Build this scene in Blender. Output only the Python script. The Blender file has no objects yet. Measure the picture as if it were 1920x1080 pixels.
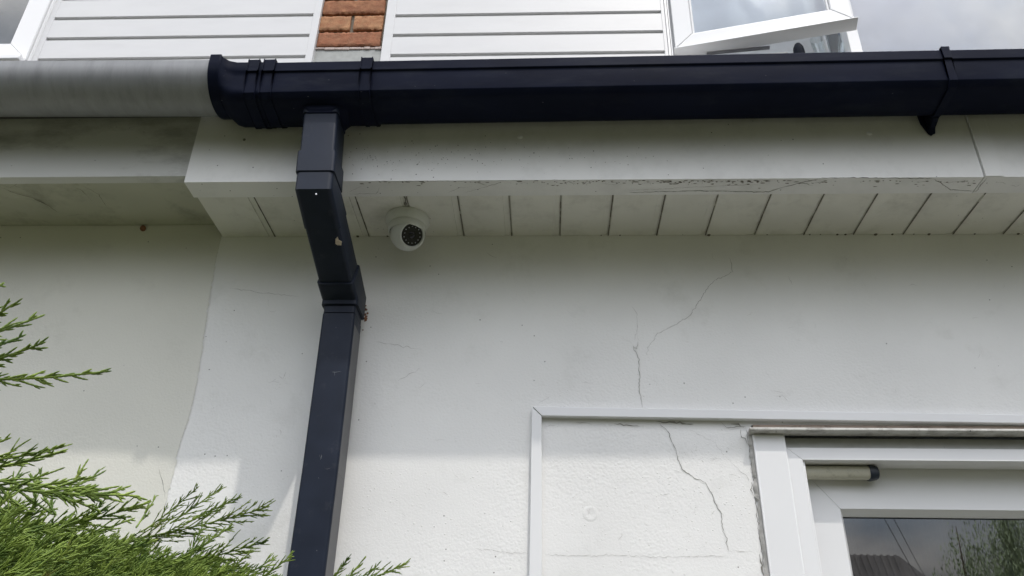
import bpy, bmesh, math, random
import numpy as np
from mathutils import Vector, Matrix
random.seed(7); rng = np.random.default_rng(11)
sc = bpy.context.scene
R_ = math.radians

# ---------------------------------------------------------------- camera
FPX = 1537.83; PITCH = 0.506969; YAW = 0.0484250; ROLL = 0.0224250
CAM = Vector((0, -1.45, 1.6))
cy_, sy_, cp_, sp_ = math.cos(YAW), math.sin(YAW), math.cos(PITCH), math.sin(PITCH)
FW = Vector((-sy_*cp_, cy_*cp_, sp_)); _rt = Vector((cy_, sy_, 0)); _up = _rt.cross(FW)
RT = math.cos(ROLL)*_rt + math.sin(ROLL)*_up; UP = -math.sin(ROLL)*_rt + math.cos(ROLL)*_up
cd = bpy.data.cameras.new('camera'); cam = bpy.data.objects.new('camera', cd); sc.collection.objects.link(cam)
cd.sensor_width = 36; cd.lens = FPX/1920*36; cd.clip_start = .02; cd.clip_end = 500
M = Matrix((RT, UP, -FW)).transposed().to_4x4(); M.translation = CAM; cam.matrix_world = M
sc.camera = cam

def ray(px, py):
    return (FW*FPX + RT*(px-960) - UP*(py-540)).normalized()
def at(px, py, Y):            # point of the depth plane y=Y seen at this place of the photograph
    d = ray(px, py); return CAM + d*((Y-CAM.y)/d.y)
def atz(px, py, Z):
    d = ray(px, py); return CAM + d*((Z-CAM.z)/d.z)
def mirrored(px, py, Y, G):   # where a thing reflected in glass at y=G really stands
    d = ray(px, py); H = CAM + d*((G-CAM.y)/d.y); e = Vector((d.x, -d.y, d.z)); return H + e*((Y-H.y)/e.y)

# ---------------------------------------------------------------- light
TX, TZ = .40, 1.90            # sun offset per metre of depth
sun_dir = Vector((TX, -1, TZ)).normalized()      # towards the sun
EL = math.asin(sun_dir.z); AZ = math.atan2(sun_dir.x, sun_dir.y)
w = bpy.data.worlds.new('World'); sc.world = w; w.use_nodes = True
nt = w.node_tree; nt.nodes.clear()
def N(t, typ, **k):
    n = t.nodes.new(typ)
    for a, v in k.items(): setattr(n, a, v)
    return n
sky = N(nt, 'ShaderNodeTexSky', sky_type='NISHITA', sun_disc=False); sky.sun_elevation = EL; sky.sun_rotation = AZ
sky.air_density = 1.2; sky.dust_density = 1.5
tc = N(nt, 'ShaderNodeTexCoord'); mp = N(nt, 'ShaderNodeMapping'); mp.inputs['Scale'].default_value = (1, 1, 1.9)
ns = N(nt, 'ShaderNodeTexNoise'); ns.inputs['Scale'].default_value = 2.6; ns.inputs['Detail'].default_value = 9; ns.inputs['Roughness'].default_value = .62
ns.inputs['Distortion'].default_value = .4
rp = N(nt, 'ShaderNodeValToRGB'); rp.color_ramp.elements[0].position = .31; rp.color_ramp.elements[1].position = .57
cl = N(nt, 'ShaderNodeMix', data_type='RGBA')
ns2 = N(nt, 'ShaderNodeTexNoise'); ns2.inputs['Scale'].default_value = 5.5; ns2.inputs['Detail'].default_value = 7
cc = N(nt, 'ShaderNodeValToRGB'); cc.color_ramp.elements[0].color = (3.9, 4.2, 4.8, 1); cc.color_ramp.elements[1].color = (12.0, 11.7, 11.3, 1)
cc.color_ramp.elements[0].position = .35; cc.color_ramp.elements[1].position = .68
bg = N(nt, 'ShaderNodeBackground'); bg.inputs['Strength'].default_value = .15
wo = N(nt, 'ShaderNodeOutputWorld'); L = nt.links.new
L(tc.outputs['Generated'], mp.inputs['Vector']); L(mp.outputs[0], ns.inputs['Vector']); L(mp.outputs[0], ns2.inputs['Vector'])
L(ns.outputs['Fac'], rp.inputs[0]); L(ns2.outputs['Fac'], cc.inputs[0])
L(rp.outputs[0], cl.inputs[0]); L(sky.outputs[0], cl.inputs[6]); L(cc.outputs[0], cl.inputs[7])
sx = N(nt, 'ShaderNodeSeparateXYZ'); L(tc.outputs['Generated'], sx.inputs[0])     # overcast skies are brighter overhead than at the horizon
gm = N(nt, 'ShaderNodeMapRange'); gm.interpolation_type = 'SMOOTHSTEP'; gm.inputs[1].default_value = .05; gm.inputs[2].default_value = .72; gm.inputs[3].default_value = .13; gm.inputs[4].default_value = 2.35; L(sx.outputs[2], gm.inputs[0])
vm = N(nt, 'ShaderNodeVectorMath', operation='SCALE'); L(cl.outputs[2], vm.inputs[0]); L(gm.outputs[0], vm.inputs['Scale']); L(vm.outputs[0], bg.inputs['Color']); L(bg.outputs[0], wo.inputs['Surface'])
sd = bpy.data.lights.new('sun', 'SUN'); sd.energy = 1.6; sd.angle = R_(1.0); sd.color = (1, .955, .88)
so = bpy.data.objects.new('sun', sd); sc.collection.objects.link(so)
so.rotation_euler = sun_dir.to_track_quat('Z', 'Y').to_euler(); so.location = (3, -4, 8)
sc.view_settings.view_transform = 'Standard'; sc.view_settings.look = 'None'
sc.view_settings.exposure = .17; sc.view_settings.gamma = 1
sc.render.engine = 'CYCLES'; sc.cycles.transparent_max_bounces = 16

# ---------------------------------------------------------------- materials
def mat(name, col, rough=.5, var=.08, vs=12., bump=0., bs=300., bd=.001, speck=0., sps=90., sth=.09, spc=(.02, .02, .02),
        dirt=0., ds=6., dth=(.5, .72), dc=(.06, .055, .045), spec=.5, metal=0., rvar=.12, stretch=(1, 1, 1), sss=0.):
    m = bpy.data.materials.new(name); m.use_nodes = True; t = m.node_tree; l = t.links.new
    b = t.nodes['Principled BSDF']; b.inputs['Metallic'].default_value = metal; b.inputs['Specular IOR Level'].default_value = spec
    co = N(t, 'ShaderNodeTexCoord'); mpp = N(t, 'ShaderNodeMapping'); mpp.inputs['Scale'].default_value = stretch
    l(co.outputs['Object'], mpp.inputs['Vector']); V = mpp.outputs[0]
    n = N(t, 'ShaderNodeTexNoise'); n.inputs['Scale'].default_value = vs; n.inputs['Detail'].default_value = 6; l(V, n.inputs['Vector'])
    r = N(t, 'ShaderNodeValToRGB'); c = Vector(col)
    r.color_ramp.elements[0].position = .3; r.color_ramp.elements[1].position = .7
    r.color_ramp.elements[0].color = (*(c*(1-var)), 1); r.color_ramp.elements[1].color = (*(c*(1+var)), 1)
    l(n.outputs['Fac'], r.inputs[0]); out = r.outputs[0]
    if dirt:
        n2 = N(t, 'ShaderNodeTexNoise'); n2.inputs['Scale'].default_value = ds; n2.inputs['Detail'].default_value = 10; n2.inputs['Roughness'].default_value = .68
        l(V, n2.inputs['Vector']); r2 = N(t, 'ShaderNodeMapRange'); r2.inputs[1].default_value = dth[0]; r2.inputs[2].default_value = dth[1]
        r2.inputs[4].default_value = dirt; l(n2.outputs['Fac'], r2.inputs[0])
        x = N(t, 'ShaderNodeMix', data_type='RGBA'); l(r2.outputs[0], x.inputs[0]); l(out, x.inputs[6]); x.inputs[7].default_value = (*dc, 1); out = x.outputs[2]
    if speck:
        v = N(t, 'ShaderNodeTexVoronoi'); v.inputs['Scale'].default_value = sps; l(V, v.inputs['Vector'])
        s1 = N(t, 'ShaderNodeMapRange'); s1.inputs[1].default_value = sth; s1.inputs[2].default_value = sth*.55; l(v.outputs['Distance'], s1.inputs[0])
        sep = N(t, 'ShaderNodeSeparateColor'); l(v.outputs['Color'], sep.inputs[0])
        n3 = N(t, 'ShaderNodeTexNoise'); n3.inputs['Scale'].default_value = 3.; l(V, n3.inputs['Vector'])
        g = N(t, 'ShaderNodeMath', operation='MULTIPLY'); l(sep.outputs[0], g.inputs[0]); l(n3.outputs['Fac'], g.inputs[1])
        g2 = N(t, 'ShaderNodeMath', operation='GREATER_THAN'); g2.inputs[1].default_value = .40; l(g.outputs[0], g2.inputs[0])
        g3 = N(t, 'ShaderNodeMath', operation='MULTIPLY'); l(g2.outputs[0], g3.inputs[0]); l(s1.outputs[0], g3.inputs[1])
        g4 = N(t, 'ShaderNodeMath', operation='MULTIPLY'); g4.inputs[1].default_value = speck; l(g3.outputs[0], g4.inputs[0])
        x = N(t, 'ShaderNodeMix', data_type='RGBA'); l(g4.outputs[0], x.inputs[0]); l(out, x.inputs[6]); x.inputs[7].default_value = (*spc, 1); out = x.outputs[2]
    l(out, b.inputs['Base Color'])
    rr = N(t, 'ShaderNodeMapRange'); rr.inputs[3].default_value = max(.02, rough-rvar); rr.inputs[4].default_value = min(1, rough+rvar)
    l(n.outputs['Fac'], rr.inputs[0]); l(rr.outputs[0], b.inputs['Roughness'])
    if bump:
        n4 = N(t, 'ShaderNodeTexNoise'); n4.inputs['Scale'].default_value = bs; n4.inputs['Detail'].default_value = 5; l(V, n4.inputs['Vector'])
        bn = N(t, 'ShaderNodeBump'); bn.inputs['Strength'].default_value = bump; bn.inputs['Distance'].default_value = bd
        l(n4.outputs['Fac'], bn.inputs['Height']); l(bn.outputs[0], b.inputs['Normal'])
    return m

def wall_mat(name, col, blister=1.):
    m = mat(name, col, rough=.72, var=.05, vs=3.5, speck=.8, sps=46, sth=.075, spc=(.10, .095, .085), dirt=.22, ds=9, dth=(.56, .8), dc=(.28, .27, .22), spec=.3)
    t = m.node_tree; l = t.links.new; b = t.nodes['Principled BSDF']
    co = [n for n in t.nodes if n.type == 'TEX_COORD'][0].outputs['Object']
    def noise(s, d, ro=.5):
        n = N(t, 'ShaderNodeTexNoise'); n.inputs['Scale'].default_value = s; n.inputs['Detail'].default_value = d; n.inputs['Roughness'].default_value = ro
        l(co, n.inputs['Vector']); return n.outputs['Fac']
    def mth(op, a, c):
        n = N(t, 'ShaderNodeMath', operation=op)
        for i, q in enumerate((a, c)):
            if isinstance(q, float): n.inputs[i].default_value = q
            else: l(q, n.inputs[i])
        return n.outputs[0]
    # fine grain + blisters that come and go in patches
    grain = noise(230., 4, .6)
    bl = N(t, 'ShaderNodeTexVoronoi', feature='SMOOTH_F1'); bl.inputs['Scale'].default_value = 210; bl.inputs['Randomness'].default_value = 1
    l(co, bl.inputs['Vector'])
    patch = N(t, 'ShaderNodeMapRange'); patch.inputs[1].default_value = .42; patch.inputs[2].default_value = .66; l(noise(4.2, 4), patch.inputs[0])
    wav = noise(95., 3)
    h = mth('ADD', mth('MULTIPLY', grain, .8), mth('MULTIPLY', mth('MULTIPLY', bl.outputs['Distance'], patch.outputs[0]), -.9*blister))
    h = mth('ADD', h, mth('MULTIPLY', mth('MULTIPLY', wav, patch.outputs[0]), .55*blister))
    h = mth('ADD', h, mth('MULTIPLY', noise(14., 2), 1.0))
    bn = N(t, 'ShaderNodeBump'); bn.inputs['Strength'].default_value = .5; bn.inputs['Distance'].default_value = .0014
    l(h, bn.inputs['Height']); l(bn.outputs[0], b.inputs['Normal'])
    return m

MT = {}
MT['render'] = wall_mat('white_painted_render', (.79, .785, .77))
MT['render_cream'] = wall_mat('cream_painted_render', (.70, .69, .63), .6)
MT['upvc'] = mat('white_upvc', (.77, .77, .775), rough=.32, var=.02, vs=5, speck=.5, sps=25, sth=.03, spc=(.25, .24, .22), rvar=.06)
MT['cladding'] = mat('white_cladding', (.61, .61, .615), rough=.4, var=.025, vs=6, speck=.6, sps=22, sth=.03, spc=(.25, .24, .22), dirt=.12, ds=5, dth=(.5, .8), dc=(.35, .34, .32), stretch=(1, 1, 4), rvar=.06)
MT['upvc_shade'] = mat('shaded_weathered_upvc', (.60, .61, .59), rough=.45, var=.06, vs=9, dirt=.35, ds=14, dth=(.52, .75), dc=(.22, .21, .17), speck=.9, sps=60, sth=.07, spc=(.06, .05, .04), rvar=.08)  # greyer UPVC for the door head: shade put into base colour, dirt on top
MT['fascia'] = mat('painted_fascia', (.74, .735, .715), rough=.42, var=.05, vs=5, dirt=.22, ds=11, dth=(.5, .8), dc=(.2, .2, .17), speck=.9, sps=85, sth=.13, spc=(.05, .05, .045), rvar=.08, bump=.15, bs=120)
MT['soffit'] = mat('soffit_boards', (.70, .69, .63), rough=.5, var=.06, vs=9, dirt=.35, ds=16, dth=(.5, .78), dc=(.2, .19, .15), speck=.8, sps=60, sth=.08, spc=(.05, .045, .04), bump=.15, bs=150)
MT['soffit_old'] = mat('old_soffit_board', (.44, .44, .35), rough=.6, var=.08, vs=7, dirt=.5, ds=12, dth=(.5, .72), dc=(.12, .11, .08), speck=.7, sps=50, sth=.06, bump=.2, bs=90)
MT['gutter_black'] = mat('navy_black_pvc', (.0075, .0098, .022), rough=.46, var=.25, vs=9, dirt=.5, ds=22, dth=(.5, .85), dc=(.032, .036, .045), stretch=(.5, 1, 2), speck=.35, sps=60, sth=.05, spc=(.3, .3, .32), spec=.035, rvar=.07)
MT['pipe_black'] = mat('anthracite_pvc', (.0135, .0185, .032), rough=.46, var=.15, vs=22, dirt=.25, ds=40, dth=(.58, .8), dc=(.10, .10, .105), speck=.4, sps=55, sth=.05, spc=(.35, .35, .36), spec=.17, rvar=.08)
MT['gutter_grey'] = mat('grey_pvc', (.245, .25, .262), rough=.46, var=.10, vs=14, dirt=.5, ds=16, dth=(.48, .8), dc=(.10, .10, .098), spec=.5, stretch=(3.2, 1, .7), speck=.6, sps=45, sth=.05, spc=(.08, .08, .07), bump=.1, bs=60)
MT['crack'] = mat('crack_shadow', (.19, .18, .16), rough=.9)
MT['soft_crack'] = mat('hairline', (.27, .26, .24), rough=.9)
MT['grime'] = mat('grime', (.13, .115, .09), rough=.95, var=.3, vs=80)
MT['mortar'] = mat('mortar', (.20, .175, .14), rough=.95, var=.25, vs=60, bump=.6, bs=240, bd=.002)
MT['concrete'] = mat('concrete_block', (.36, .37, .36), rough=.9, var=.12, vs=40, bump=.5, bs=260, bd=.001)
MT['brownish'] = mat('stained_lintel_edge', (.34, .27, .22), rough=.8, var=.25, vs=30, dirt=.7, ds=30, dth=(.45, .65), dc=(.09, .07, .055))
MT['ledge'] = mat('dirty_white_ledge', (.60, .59, .56), rough=.6, var=.08, vs=20, dirt=.7, ds=30, dth=(.46, .68), dc=(.13, .11, .09), speck=1, sps=80, sth=.14)
MT['closer'] = mat('cream_closer_tube', (.56, .54, .44), rough=.35, var=.05, vs=20, dirt=.5, ds=60, dth=(.52, .7), dc=(.18, .16, .12))
MT['closer_cap'] = mat('dark_closer_cap', (.012, .02, .035), rough=.35)
MT['camera_white'] = mat('camera_housing', (.66, .67, .64), rough=.38, var=.03, speck=.6, sps=150, sth=.08, rvar=.05)
MT['lens_black'] = mat('lens_black', (.006, .006, .009), rough=.12, var=.1)
MT['led'] = mat('led_clear', (.35, .35, .38), rough=.2)
MT['roof'] = mat('felt_roof', (.10, .10, .10), rough=.9, bump=.4, bs=200)
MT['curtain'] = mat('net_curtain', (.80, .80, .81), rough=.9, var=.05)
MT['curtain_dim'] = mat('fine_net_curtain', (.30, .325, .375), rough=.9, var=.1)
MT['interior'] = mat('room_interior', (.42, .41, .40), rough=.9)
MT['wood_grain'] = mat('bark', (.14, .10, .07), rough=.9, var=.3, vs=30, bump=.7, bs=60, bd=.01)
MT['tile'] = mat('concrete_roof_tile', (.17, .155, .145), rough=.85, var=.25, vs=3)
MT['opposite'] = mat('opposite_brick', (.28, .20, .15), rough=.9, var=.2, vs=6)
MT['dark_plastic'] = mat('dark_plastic', (.01, .012, .02), rough=.5, spec=.1)
MT['chip'] = mat('chipped_patch', (.50, .42, .34), rough=.8, var=.3, vs=200)
MT['rust'] = mat('rust_stain', (.20, .09, .05), rough=.9, var=.3, vs=120)

def brick_mat(name, a, b2):
    m = mat(name, a, rough=.9, var=.25, vs=30, dirt=.75, ds=42, dth=(.4, .66), dc=b2, speck=1, sps=320, sth=.34, spc=(.09, .04, .03), bump=.7, bs=260, bd=.0025, spec=.2)
    return m
BR = [brick_mat('brick_orange', (.32, .155, .085), (.22, .085, .05)), brick_mat('brick_tan', (.40, .22, .12), (.31, .13, .07)), brick_mat('brick_red', (.28, .115, .065), (.33, .17, .10))]

def glass_mat(name, refl, tint=(.9, .93, .95), wob=.25):
    m = bpy.data.materials.new(name); m.use_nodes = True; t = m.node_tree; t.nodes.clear(); l = t.links.new
    o = N(t, 'ShaderNodeOutputMaterial'); mx = N(t, 'ShaderNodeMixShader'); g = N(t, 'ShaderNodeBsdfGlossy'); tr = N(t, 'ShaderNodeBsdfTransparent')
    g.inputs['Roughness'].default_value = .006; tr.inputs[0].default_value = (*tint, 1)
    fr = N(t, 'ShaderNodeFresnel'); fr.inputs['IOR'].default_value = 1.52
    ma = N(t, 'ShaderNodeMath', operation='MULTIPLY_ADD'); ma.inputs[1].default_value = 1.7; ma.inputs[2].default_value = refl; ma.use_clamp = True
    co = N(t, 'ShaderNodeTexCoord'); n = N(t, 'ShaderNodeTexNoise'); n.inputs['Scale'].default_value = 3.; l(co.outputs['Object'], n.inputs['Vector'])
    bn = N(t, 'ShaderNodeBump'); bn.inputs['Strength'].default_value = wob; bn.inputs['Distance'].default_value = .0008; l(n.outputs['Fac'], bn.inputs['Height']); l(bn.outputs[0], g.inputs['Normal'])
    gm_ = N(t, 'ShaderNodeNewGeometry'); inv = N(t, 'ShaderNodeMath', operation='SUBTRACT'); inv.inputs[0].default_value = 1.; l(gm_.outputs['Backfacing'], inv.inputs[1])
    mul = N(t, 'ShaderNodeMath', operation='MULTIPLY'); l(ma.outputs[0], mul.inputs[0]); l(inv.outputs[0], mul.inputs[1])
    l(fr.outputs[0], ma.inputs[0]); l(mul.outputs[0], mx.inputs[0]); l(tr.outputs[0], mx.inputs[1]); l(g.outputs[0], mx.inputs[2]); l(mx.outputs[0], o.inputs[0])
    return m
MT['glass'] = glass_mat('window_glass', .085)
MT['glass_door'] = glass_mat('door_glass', .25, (.8, .83, .86))
MT['glass_far'] = glass_mat('dim_window_glass', .03)
MT['glass_clear'] = glass_mat('tumbler_glass', .04, (.93, .95, .95), 0)

# ---------------------------------------------------------------- mesh helpers
class MB:
    def __init__(s): s.v = []; s.f = []
    def add(s, vs, fs):
        o = len(s.v); s.v += [tuple(v) for v in vs]; s.f += [tuple(i+o for i in f) for f in fs]; return s
    def box(s, x0, x1, y0, y1, z0, z1):
        return s.add([(x0,y0,z0),(x1,y0,z0),(x1,y1,z0),(x0,y1,z0),(x0,y0,z1),(x1,y0,z1),(x1,y1,z1),(x0,y1,z1)],
                     [(0,3,2,1),(4,5,6,7),(0,1,5,4),(1,2,6,5),(2,3,7,6),(3,0,4,7)])
    def hexa(s, P): return s.add(P, [(0,3,2,1),(4,5,6,7),(0,1,5,4),(1,2,6,5),(2,3,7,6),(3,0,4,7)])
    def prism_x(s, prof, xs, dz=lambda x: 0, closed=True):      # profile [(y,z)] carried along x
        n = len(prof); V = []; F = []
        for x in xs:
            V += [(x, y, z+dz(x)) for y, z in prof]
        for k in range(len(xs)-1):
            for i in range(n if closed else n-1):
                j = (i+1) % n; F.append((k*n+i, k*n+j, (k+1)*n+j, (k+1)*n+i))
        if closed: F += [tuple(range(n))[::-1], tuple(range((len(xs)-1)*n, len(xs)*n))]
        return s.add(V, F)
    def poly_y(s, pts, y0, y1):                                  # polygon [(x,z)] with thickness in y
        n = len(pts); V = [(x, y0, z) for x, z in pts] + [(x, y1, z) for x, z in pts]
        F = [tuple(range(n)), tuple(range(n, 2*n))[::-1]] + [(i, (i+1) % n+0, (i+1) % n+n, i+n)[::-1] for i in range(n)]
        return s.add(V, F)
    def rings(s, rs, cap=True, close=True):
        n = len(rs[0]); V = [p for r in rs for p in r]; F = []
        for k in range(len(rs)-1):
            for i in range(n if close else n-1):
                j = (i+1) % n; F.append((k*n+i, k*n+j, (k+1)*n+j, (k+1)*n+i))
        if cap: F += [tuple(range(n))[::-1], tuple(range((len(rs)-1)*n, len(rs)*n))]
        return s.add(V, F)
    def tube(s, P, r, n=10):
        P = [Vector(p) for p in P]; rs = []
        for i, p in enumerate(P):
            d = (P[min(i+1, len(P)-1)]-P[max(i-1, 0)]).normalized(); a = d.orthogonal().normalized() if i == 0 else (a-d*a.dot(d)).normalized(); b = d.cross(a)
            rr = r[i] if hasattr(r, '__len__') else r
            rs.append([p+(a*math.cos(q)+b*math.sin(q))*rr for q in [2*math.pi*k/n for k in range(n)]])
        return s.rings(rs)
    def lathe(s, prof, c, axis=(0, 0, 1), n=48):                # prof [(r,h)]
        d = Vector(axis).normalized(); a = d.orthogonal().normalized(); b = d.cross(a); c = Vector(c)
        return s.rings([[c+d*h+(a*math.cos(q)+b*math.sin(q))*max(r, 1e-5) for q in [2*math.pi*k/n for k in range(n)]] for r, h in prof], cap=False)
    def build(s, name, m, parent=None, bevel=0, seg=2, smooth=False, label=None, angle=35):
        off = Vector((0, 0, 0)); p = parent
        while p is not None: off += p.location; p = p.parent
        me = bpy.data.meshes.new(name); me.from_pydata([tuple(Vector(v)-off) for v in s.v], [], s.f)
        bm = bmesh.new(); bm.from_mesh(me); bmesh.ops.recalc_face_normals(bm, faces=bm.faces); bm.to_mesh(me); bm.free()
        me.materials.append(m); o = bpy.data.objects.new(name, me); sc.collection.objects.link(o)
        if parent: o.parent = parent
        if bevel:
            bv = o.modifiers.new('bevel', 'BEVEL'); bv.width = bevel; bv.segments = seg; bv.limit_method = 'ANGLE'; bv.angle_limit = R_(angle); bv.harden_normals = False
        if smooth or bevel:
            for q in me.polygons: q.use_smooth = True
            me.set_sharp_from_angle(angle=R_(angle if not bevel else 50))
        if label: o['label'] = label
        return o
def empty(name, loc, label, cat, group=None):
    o = bpy.data.objects.new(name, None); sc.collection.objects.link(o); o.location = loc; o.empty_display_size = .1
    o['label'] = label; o['category'] = cat
    if group: o['group'] = group
    return o
def tag(o, label, cat, group=None):
    o['label'] = label; o['category'] = cat
    if group: o['group'] = group
    return o
def struct(o): o['kind'] = 'structure'; return o
def ribbon(mb, P, wd, Y, jit=.0012, step=.006, rnd=random):       # irregular thin fissure on a y=Y face
    Q = []
    for a, b in zip(P[:-1], P[1:]):
        n = max(1, int((b-a).length/step))
        for k in range(n):
            q = a.lerp(b, k/n); Q.append(q + Vector((rnd.gauss(0, jit), 0, rnd.gauss(0, jit))))
    Q.append(P[-1]); V = []; F = []; n = len(Q)
    for i, q in enumerate(Q):
        d = (Q[min(i+1, n-1)]-Q[max(i-1, 0)]); nn = Vector((-d.z, 0, d.x)).normalized()
        ww = wd*(.35+.9*rnd.random())*min(1, .15+min(i, n-1-i)/4)*.5
        V += [(q.x+nn.x*ww, Y, q.z+nn.z*ww), (q.x-nn.x*ww, Y, q.z-nn.z*ww)]
    for i in range(n-1): F.append((2*i, 2*i+1, 2*i+3, 2*i+2))
    mb.add(V, F)
def pxline(pts, Y): return [at(x, y, Y) for x, y in pts]
def frame4(mb, x0, x1, z0, z1, wl, wt, y0, y1, wr=None, wb=None):  # four mitred bars
    wr = wl if wr is None else wr; wb = wt if wb is None else wb
    g = .0002
    o = [(x0, z0), (x1, z0), (x1, z1), (x0, z1)]; i = [(x0+wl, z0+wb), (x1-wr, z0+wb), (x1-wr, z1-wt), (x0+wl, z1-wt)]
    for k in range(4):
        j = (k+1) % 4; mid = lambda a, b, f: (a[0]+(b[0]-a[0])*f, a[1]+(b[1]-a[1])*f)
        mb.poly_y([o[k], o[j], i[j], i[k]], y0, y1)

# ================================================================ SETTING: ground
g = MB(); g.add([(-120, -160, 0), (120, -160, 0), (120, 60, 0), (-120, 60, 0)], [(0, 1, 2, 3)])
struct(g.build('ground', mat('lawn_and_soil', (.048, .050, .020), rough=.95, var=.3, vs=3, bump=.5, bs=40, bd=.02)))
g = MB(); g.box(-8, 8, -1.3, -.02, .004, .03)
struct(g.build('path', mat('paving', (.085, .082, .075), rough=.9, var=.2, vs=6, bump=.3, bs=100)))

# ================================================================ HOUSE (right)
XB = -.693                                   # boundary between the two houses
ZS = 2.531; F = -.202                        # soffit height, fascia face
house = empty('house', (0, 0, 0), 'white rendered house with wide grooved eaves, black gutter, glazed door and open upstairs window', 'house')
mb = MB(); mb.box(XB, .373, 0, .22, 0, 2.70); mb.box(.373, 1.45, 0, .22, 2.118, 2.70); mb.box(1.45, 4.2, 0, .22, 0, 2.70)
wall = mb.build('wall', MT['render'], house)
# fascia: cladding board with joint, its return strip below
xj = .803
mb = MB(); prof = [(F, 2.526), (F, 2.70), (F+.012, 2.70), (F+.012, 2.5375), (-.152, 2.5375), (-.152, 2.526)]
mb.prism_x(prof, [XB, xj-.0007]); mb.prism_x(prof, [xj+.0007, 4.2])
fascia = mb.build('fascia', MT['fascia'], house)
mb = MB(); mb.box(xj+.0015, xj+.034, F-.0025, F-.0003, 2.5262, 2.699); mb.build('joint_cover', MT['fascia'], fascia, bevel=.0008)
mb = MB()
for px, py in ((975, 257), (1630, 250)):
    c = at(px, py, F); mb = MB(); mb.lathe([(0.0001, .0018), (.003, .0018), (.0048, .001), (.005, 0)], c, (0, -1, 0), 20); mb.build('screw_cap', MT['upvc'], fascia, smooth=True)
mb = MB(); c = at(458, 262, F); mb.lathe([(.0001, .001), (.0026, .001), (.003, 0)], c, (0, -1, 0), 16); mb.build('screw_hole', MT['crack'], fascia)
# soffit boards (V grooves every 100 mm)
gx0 = -.1735; pit = .1006
grooves = [gx0+pit*k for k in range(-5, 44)]
prof = []; x = XB+.004
pts = [(x, ZS)]
for gx in grooves:
    if gx < x+.02: continue
    pts += [(gx-.0135, ZS), (gx-.0125, ZS+.0018), (gx-.0024, ZS+.0018), (gx-.0016, ZS+.004), (gx+.0006, ZS+.004), (gx+.0022, ZS)]
pts.append((4.2, ZS))
mb = MB(); V = []; Fc = []
for x_, z_ in pts: V += [(x_, -.1517, z_), (x_, -.0005, z_)]
for i in range(len(pts)-1): Fc.append((2*i, 2*i+1, 2*i+3, 2*i+2))
mb.add(V, Fc); mb.box(XB+.004, 4.2, -.1505, -.0005, ZS+.009, ZS+.012)
soffit = mb.build('soffit', MT['soffit'], house)
# grime in grooves and along the wall joint
mb = MB(); rr = random.Random(3)
for gx in grooves:
    if gx < XB+.03 or gx > 1.4: continue
    y = -.15
    while y < -.004:
        l_ = rr.uniform(.006, .03); w_ = rr.uniform(.0004, .0012)
        if rr.random() < .97: mb.box(gx-w_, gx+w_*.6, y, min(y+l_, -.001), ZS-.0007, ZS+.0004)
        y += l_
x = XB+.02
while x < 1.4:
    l_ = rr.uniform(.01, .07)
    if rr.random() < .3:
        s_ = rr.uniform(.0015, .004); mb.lathe([(.0001, s_*.6), (s_*.8, s_*.3), (s_, 0)], (x, -.002, ZS), (0, -.5, -1), 8)
    x += l_
mb.build('cobweb_grime', MT['grime'], soffit)['kind'] = 'stuff'
# split that wanders along the lower edge of the fascia, as dark hairline
def fdrop(mbx, pts, wd, under):
    P = []
    for px, py in pts:
        P.append(atz(px, py, 2.5255) if under else at(px, py, F-.0006))
    if under:
        Q = [Vector((p.x, 0, p.y)) for p in P]; t = MB(); ribbon(t, Q, wd, 0, jit=.0006, step=.005, rnd=rr)
        mbx.add([(v[0], v[2], 2.5255) for v in t.v], t.f)
    else: ribbon(mbx, P, wd, F-.0006, jit=.0004, step=.006, rnd=rr)
mb = MB()
fdrop(mb, [(1180, 361), (1300, 358), (1440, 360), (1465, 352), (1500, 343), (1540, 334.5)], .0016, True)
fdrop(mb, [(1540, 333.5), (1600, 333.2), (1750, 334.5)], .0018, True)
fdrop(mb, [(1750, 335), (1768, 346), (1783, 356), (1830, 359), (1850, 334)], .0015, True)
fdrop(mb, [(650, 362), (663, 356), (678, 349)], .0007, True); fdrop(mb, [(655, 364), (705, 363), (712, 352)], .0007, True)
fdrop(mb, [(838, 362), (862, 352), (885, 350)], .0007, True); fdrop(mb, [(905, 352), (940, 342), (870, 362)], .0006, True)
fdrop(mb, [(1180, 357), (1300, 351), (1420, 346)], .0006, True)
mbh = mb; mb = MB()
for _ in range(150):          # black specks of dead insects and soot low on the board
    x_ = min(1900, 640+abs(rr.gauss(0, 330))); y_ = rr.triangular(262, 332, 300); c = at(x_, y_, F-.0007); r0 = rr.uniform(.0003, .0011); e_ = rr.uniform(.5, 1.8)
    mb.add([(c.x+r0*math.cos(q)*rr.uniform(.6, 1.2), F-.0007, c.z+r0*e_*math.sin(q)*rr.uniform(.6, 1.2)) for q in [k*1.0472 for k in range(6)]], [(0, 1, 2, 3, 4, 5)])
for _ in range(230):
    x_ = rr.uniform(650, 1900) if rr.random() < .5 else rr.gauss(1250, 170); y_ = 338.5+abs(rr.gauss(0, 5)); c = atz(x_, y_, 2.5253); r0 = rr.uniform(.0004, .0015); e_ = rr.uniform(.8, 4.5)
    if c.y < -.154: mb.add([(c.x+r0*e_*math.cos(q)*rr.uniform(.5, 1.2), max(-.2015, c.y+r0*math.sin(q)*rr.uniform(.6, 1.2)), 2.5253) for q in [k*.8976 for k in range(7)]], [tuple(range(7))])
mb.build('grime_specks', MT['grime'], fascia)['kind'] = 'stuff'; mb = mbh
for _ in range(26):
    x_ = rr.uniform(660, 1900); y_ = rr.uniform(338, 348)
    fdrop(mb, [(x_, y_), (x_+rr.uniform(4, 16), y_+rr.uniform(-3, 3)), (x_+rr.uniform(14, 26), y_+rr.uniform(-3, 4))], rr.uniform(.0006, .0018), True)
fdrop(mb, [(700, 339), (760, 340), (1000, 338)], .0007, True)
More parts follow.
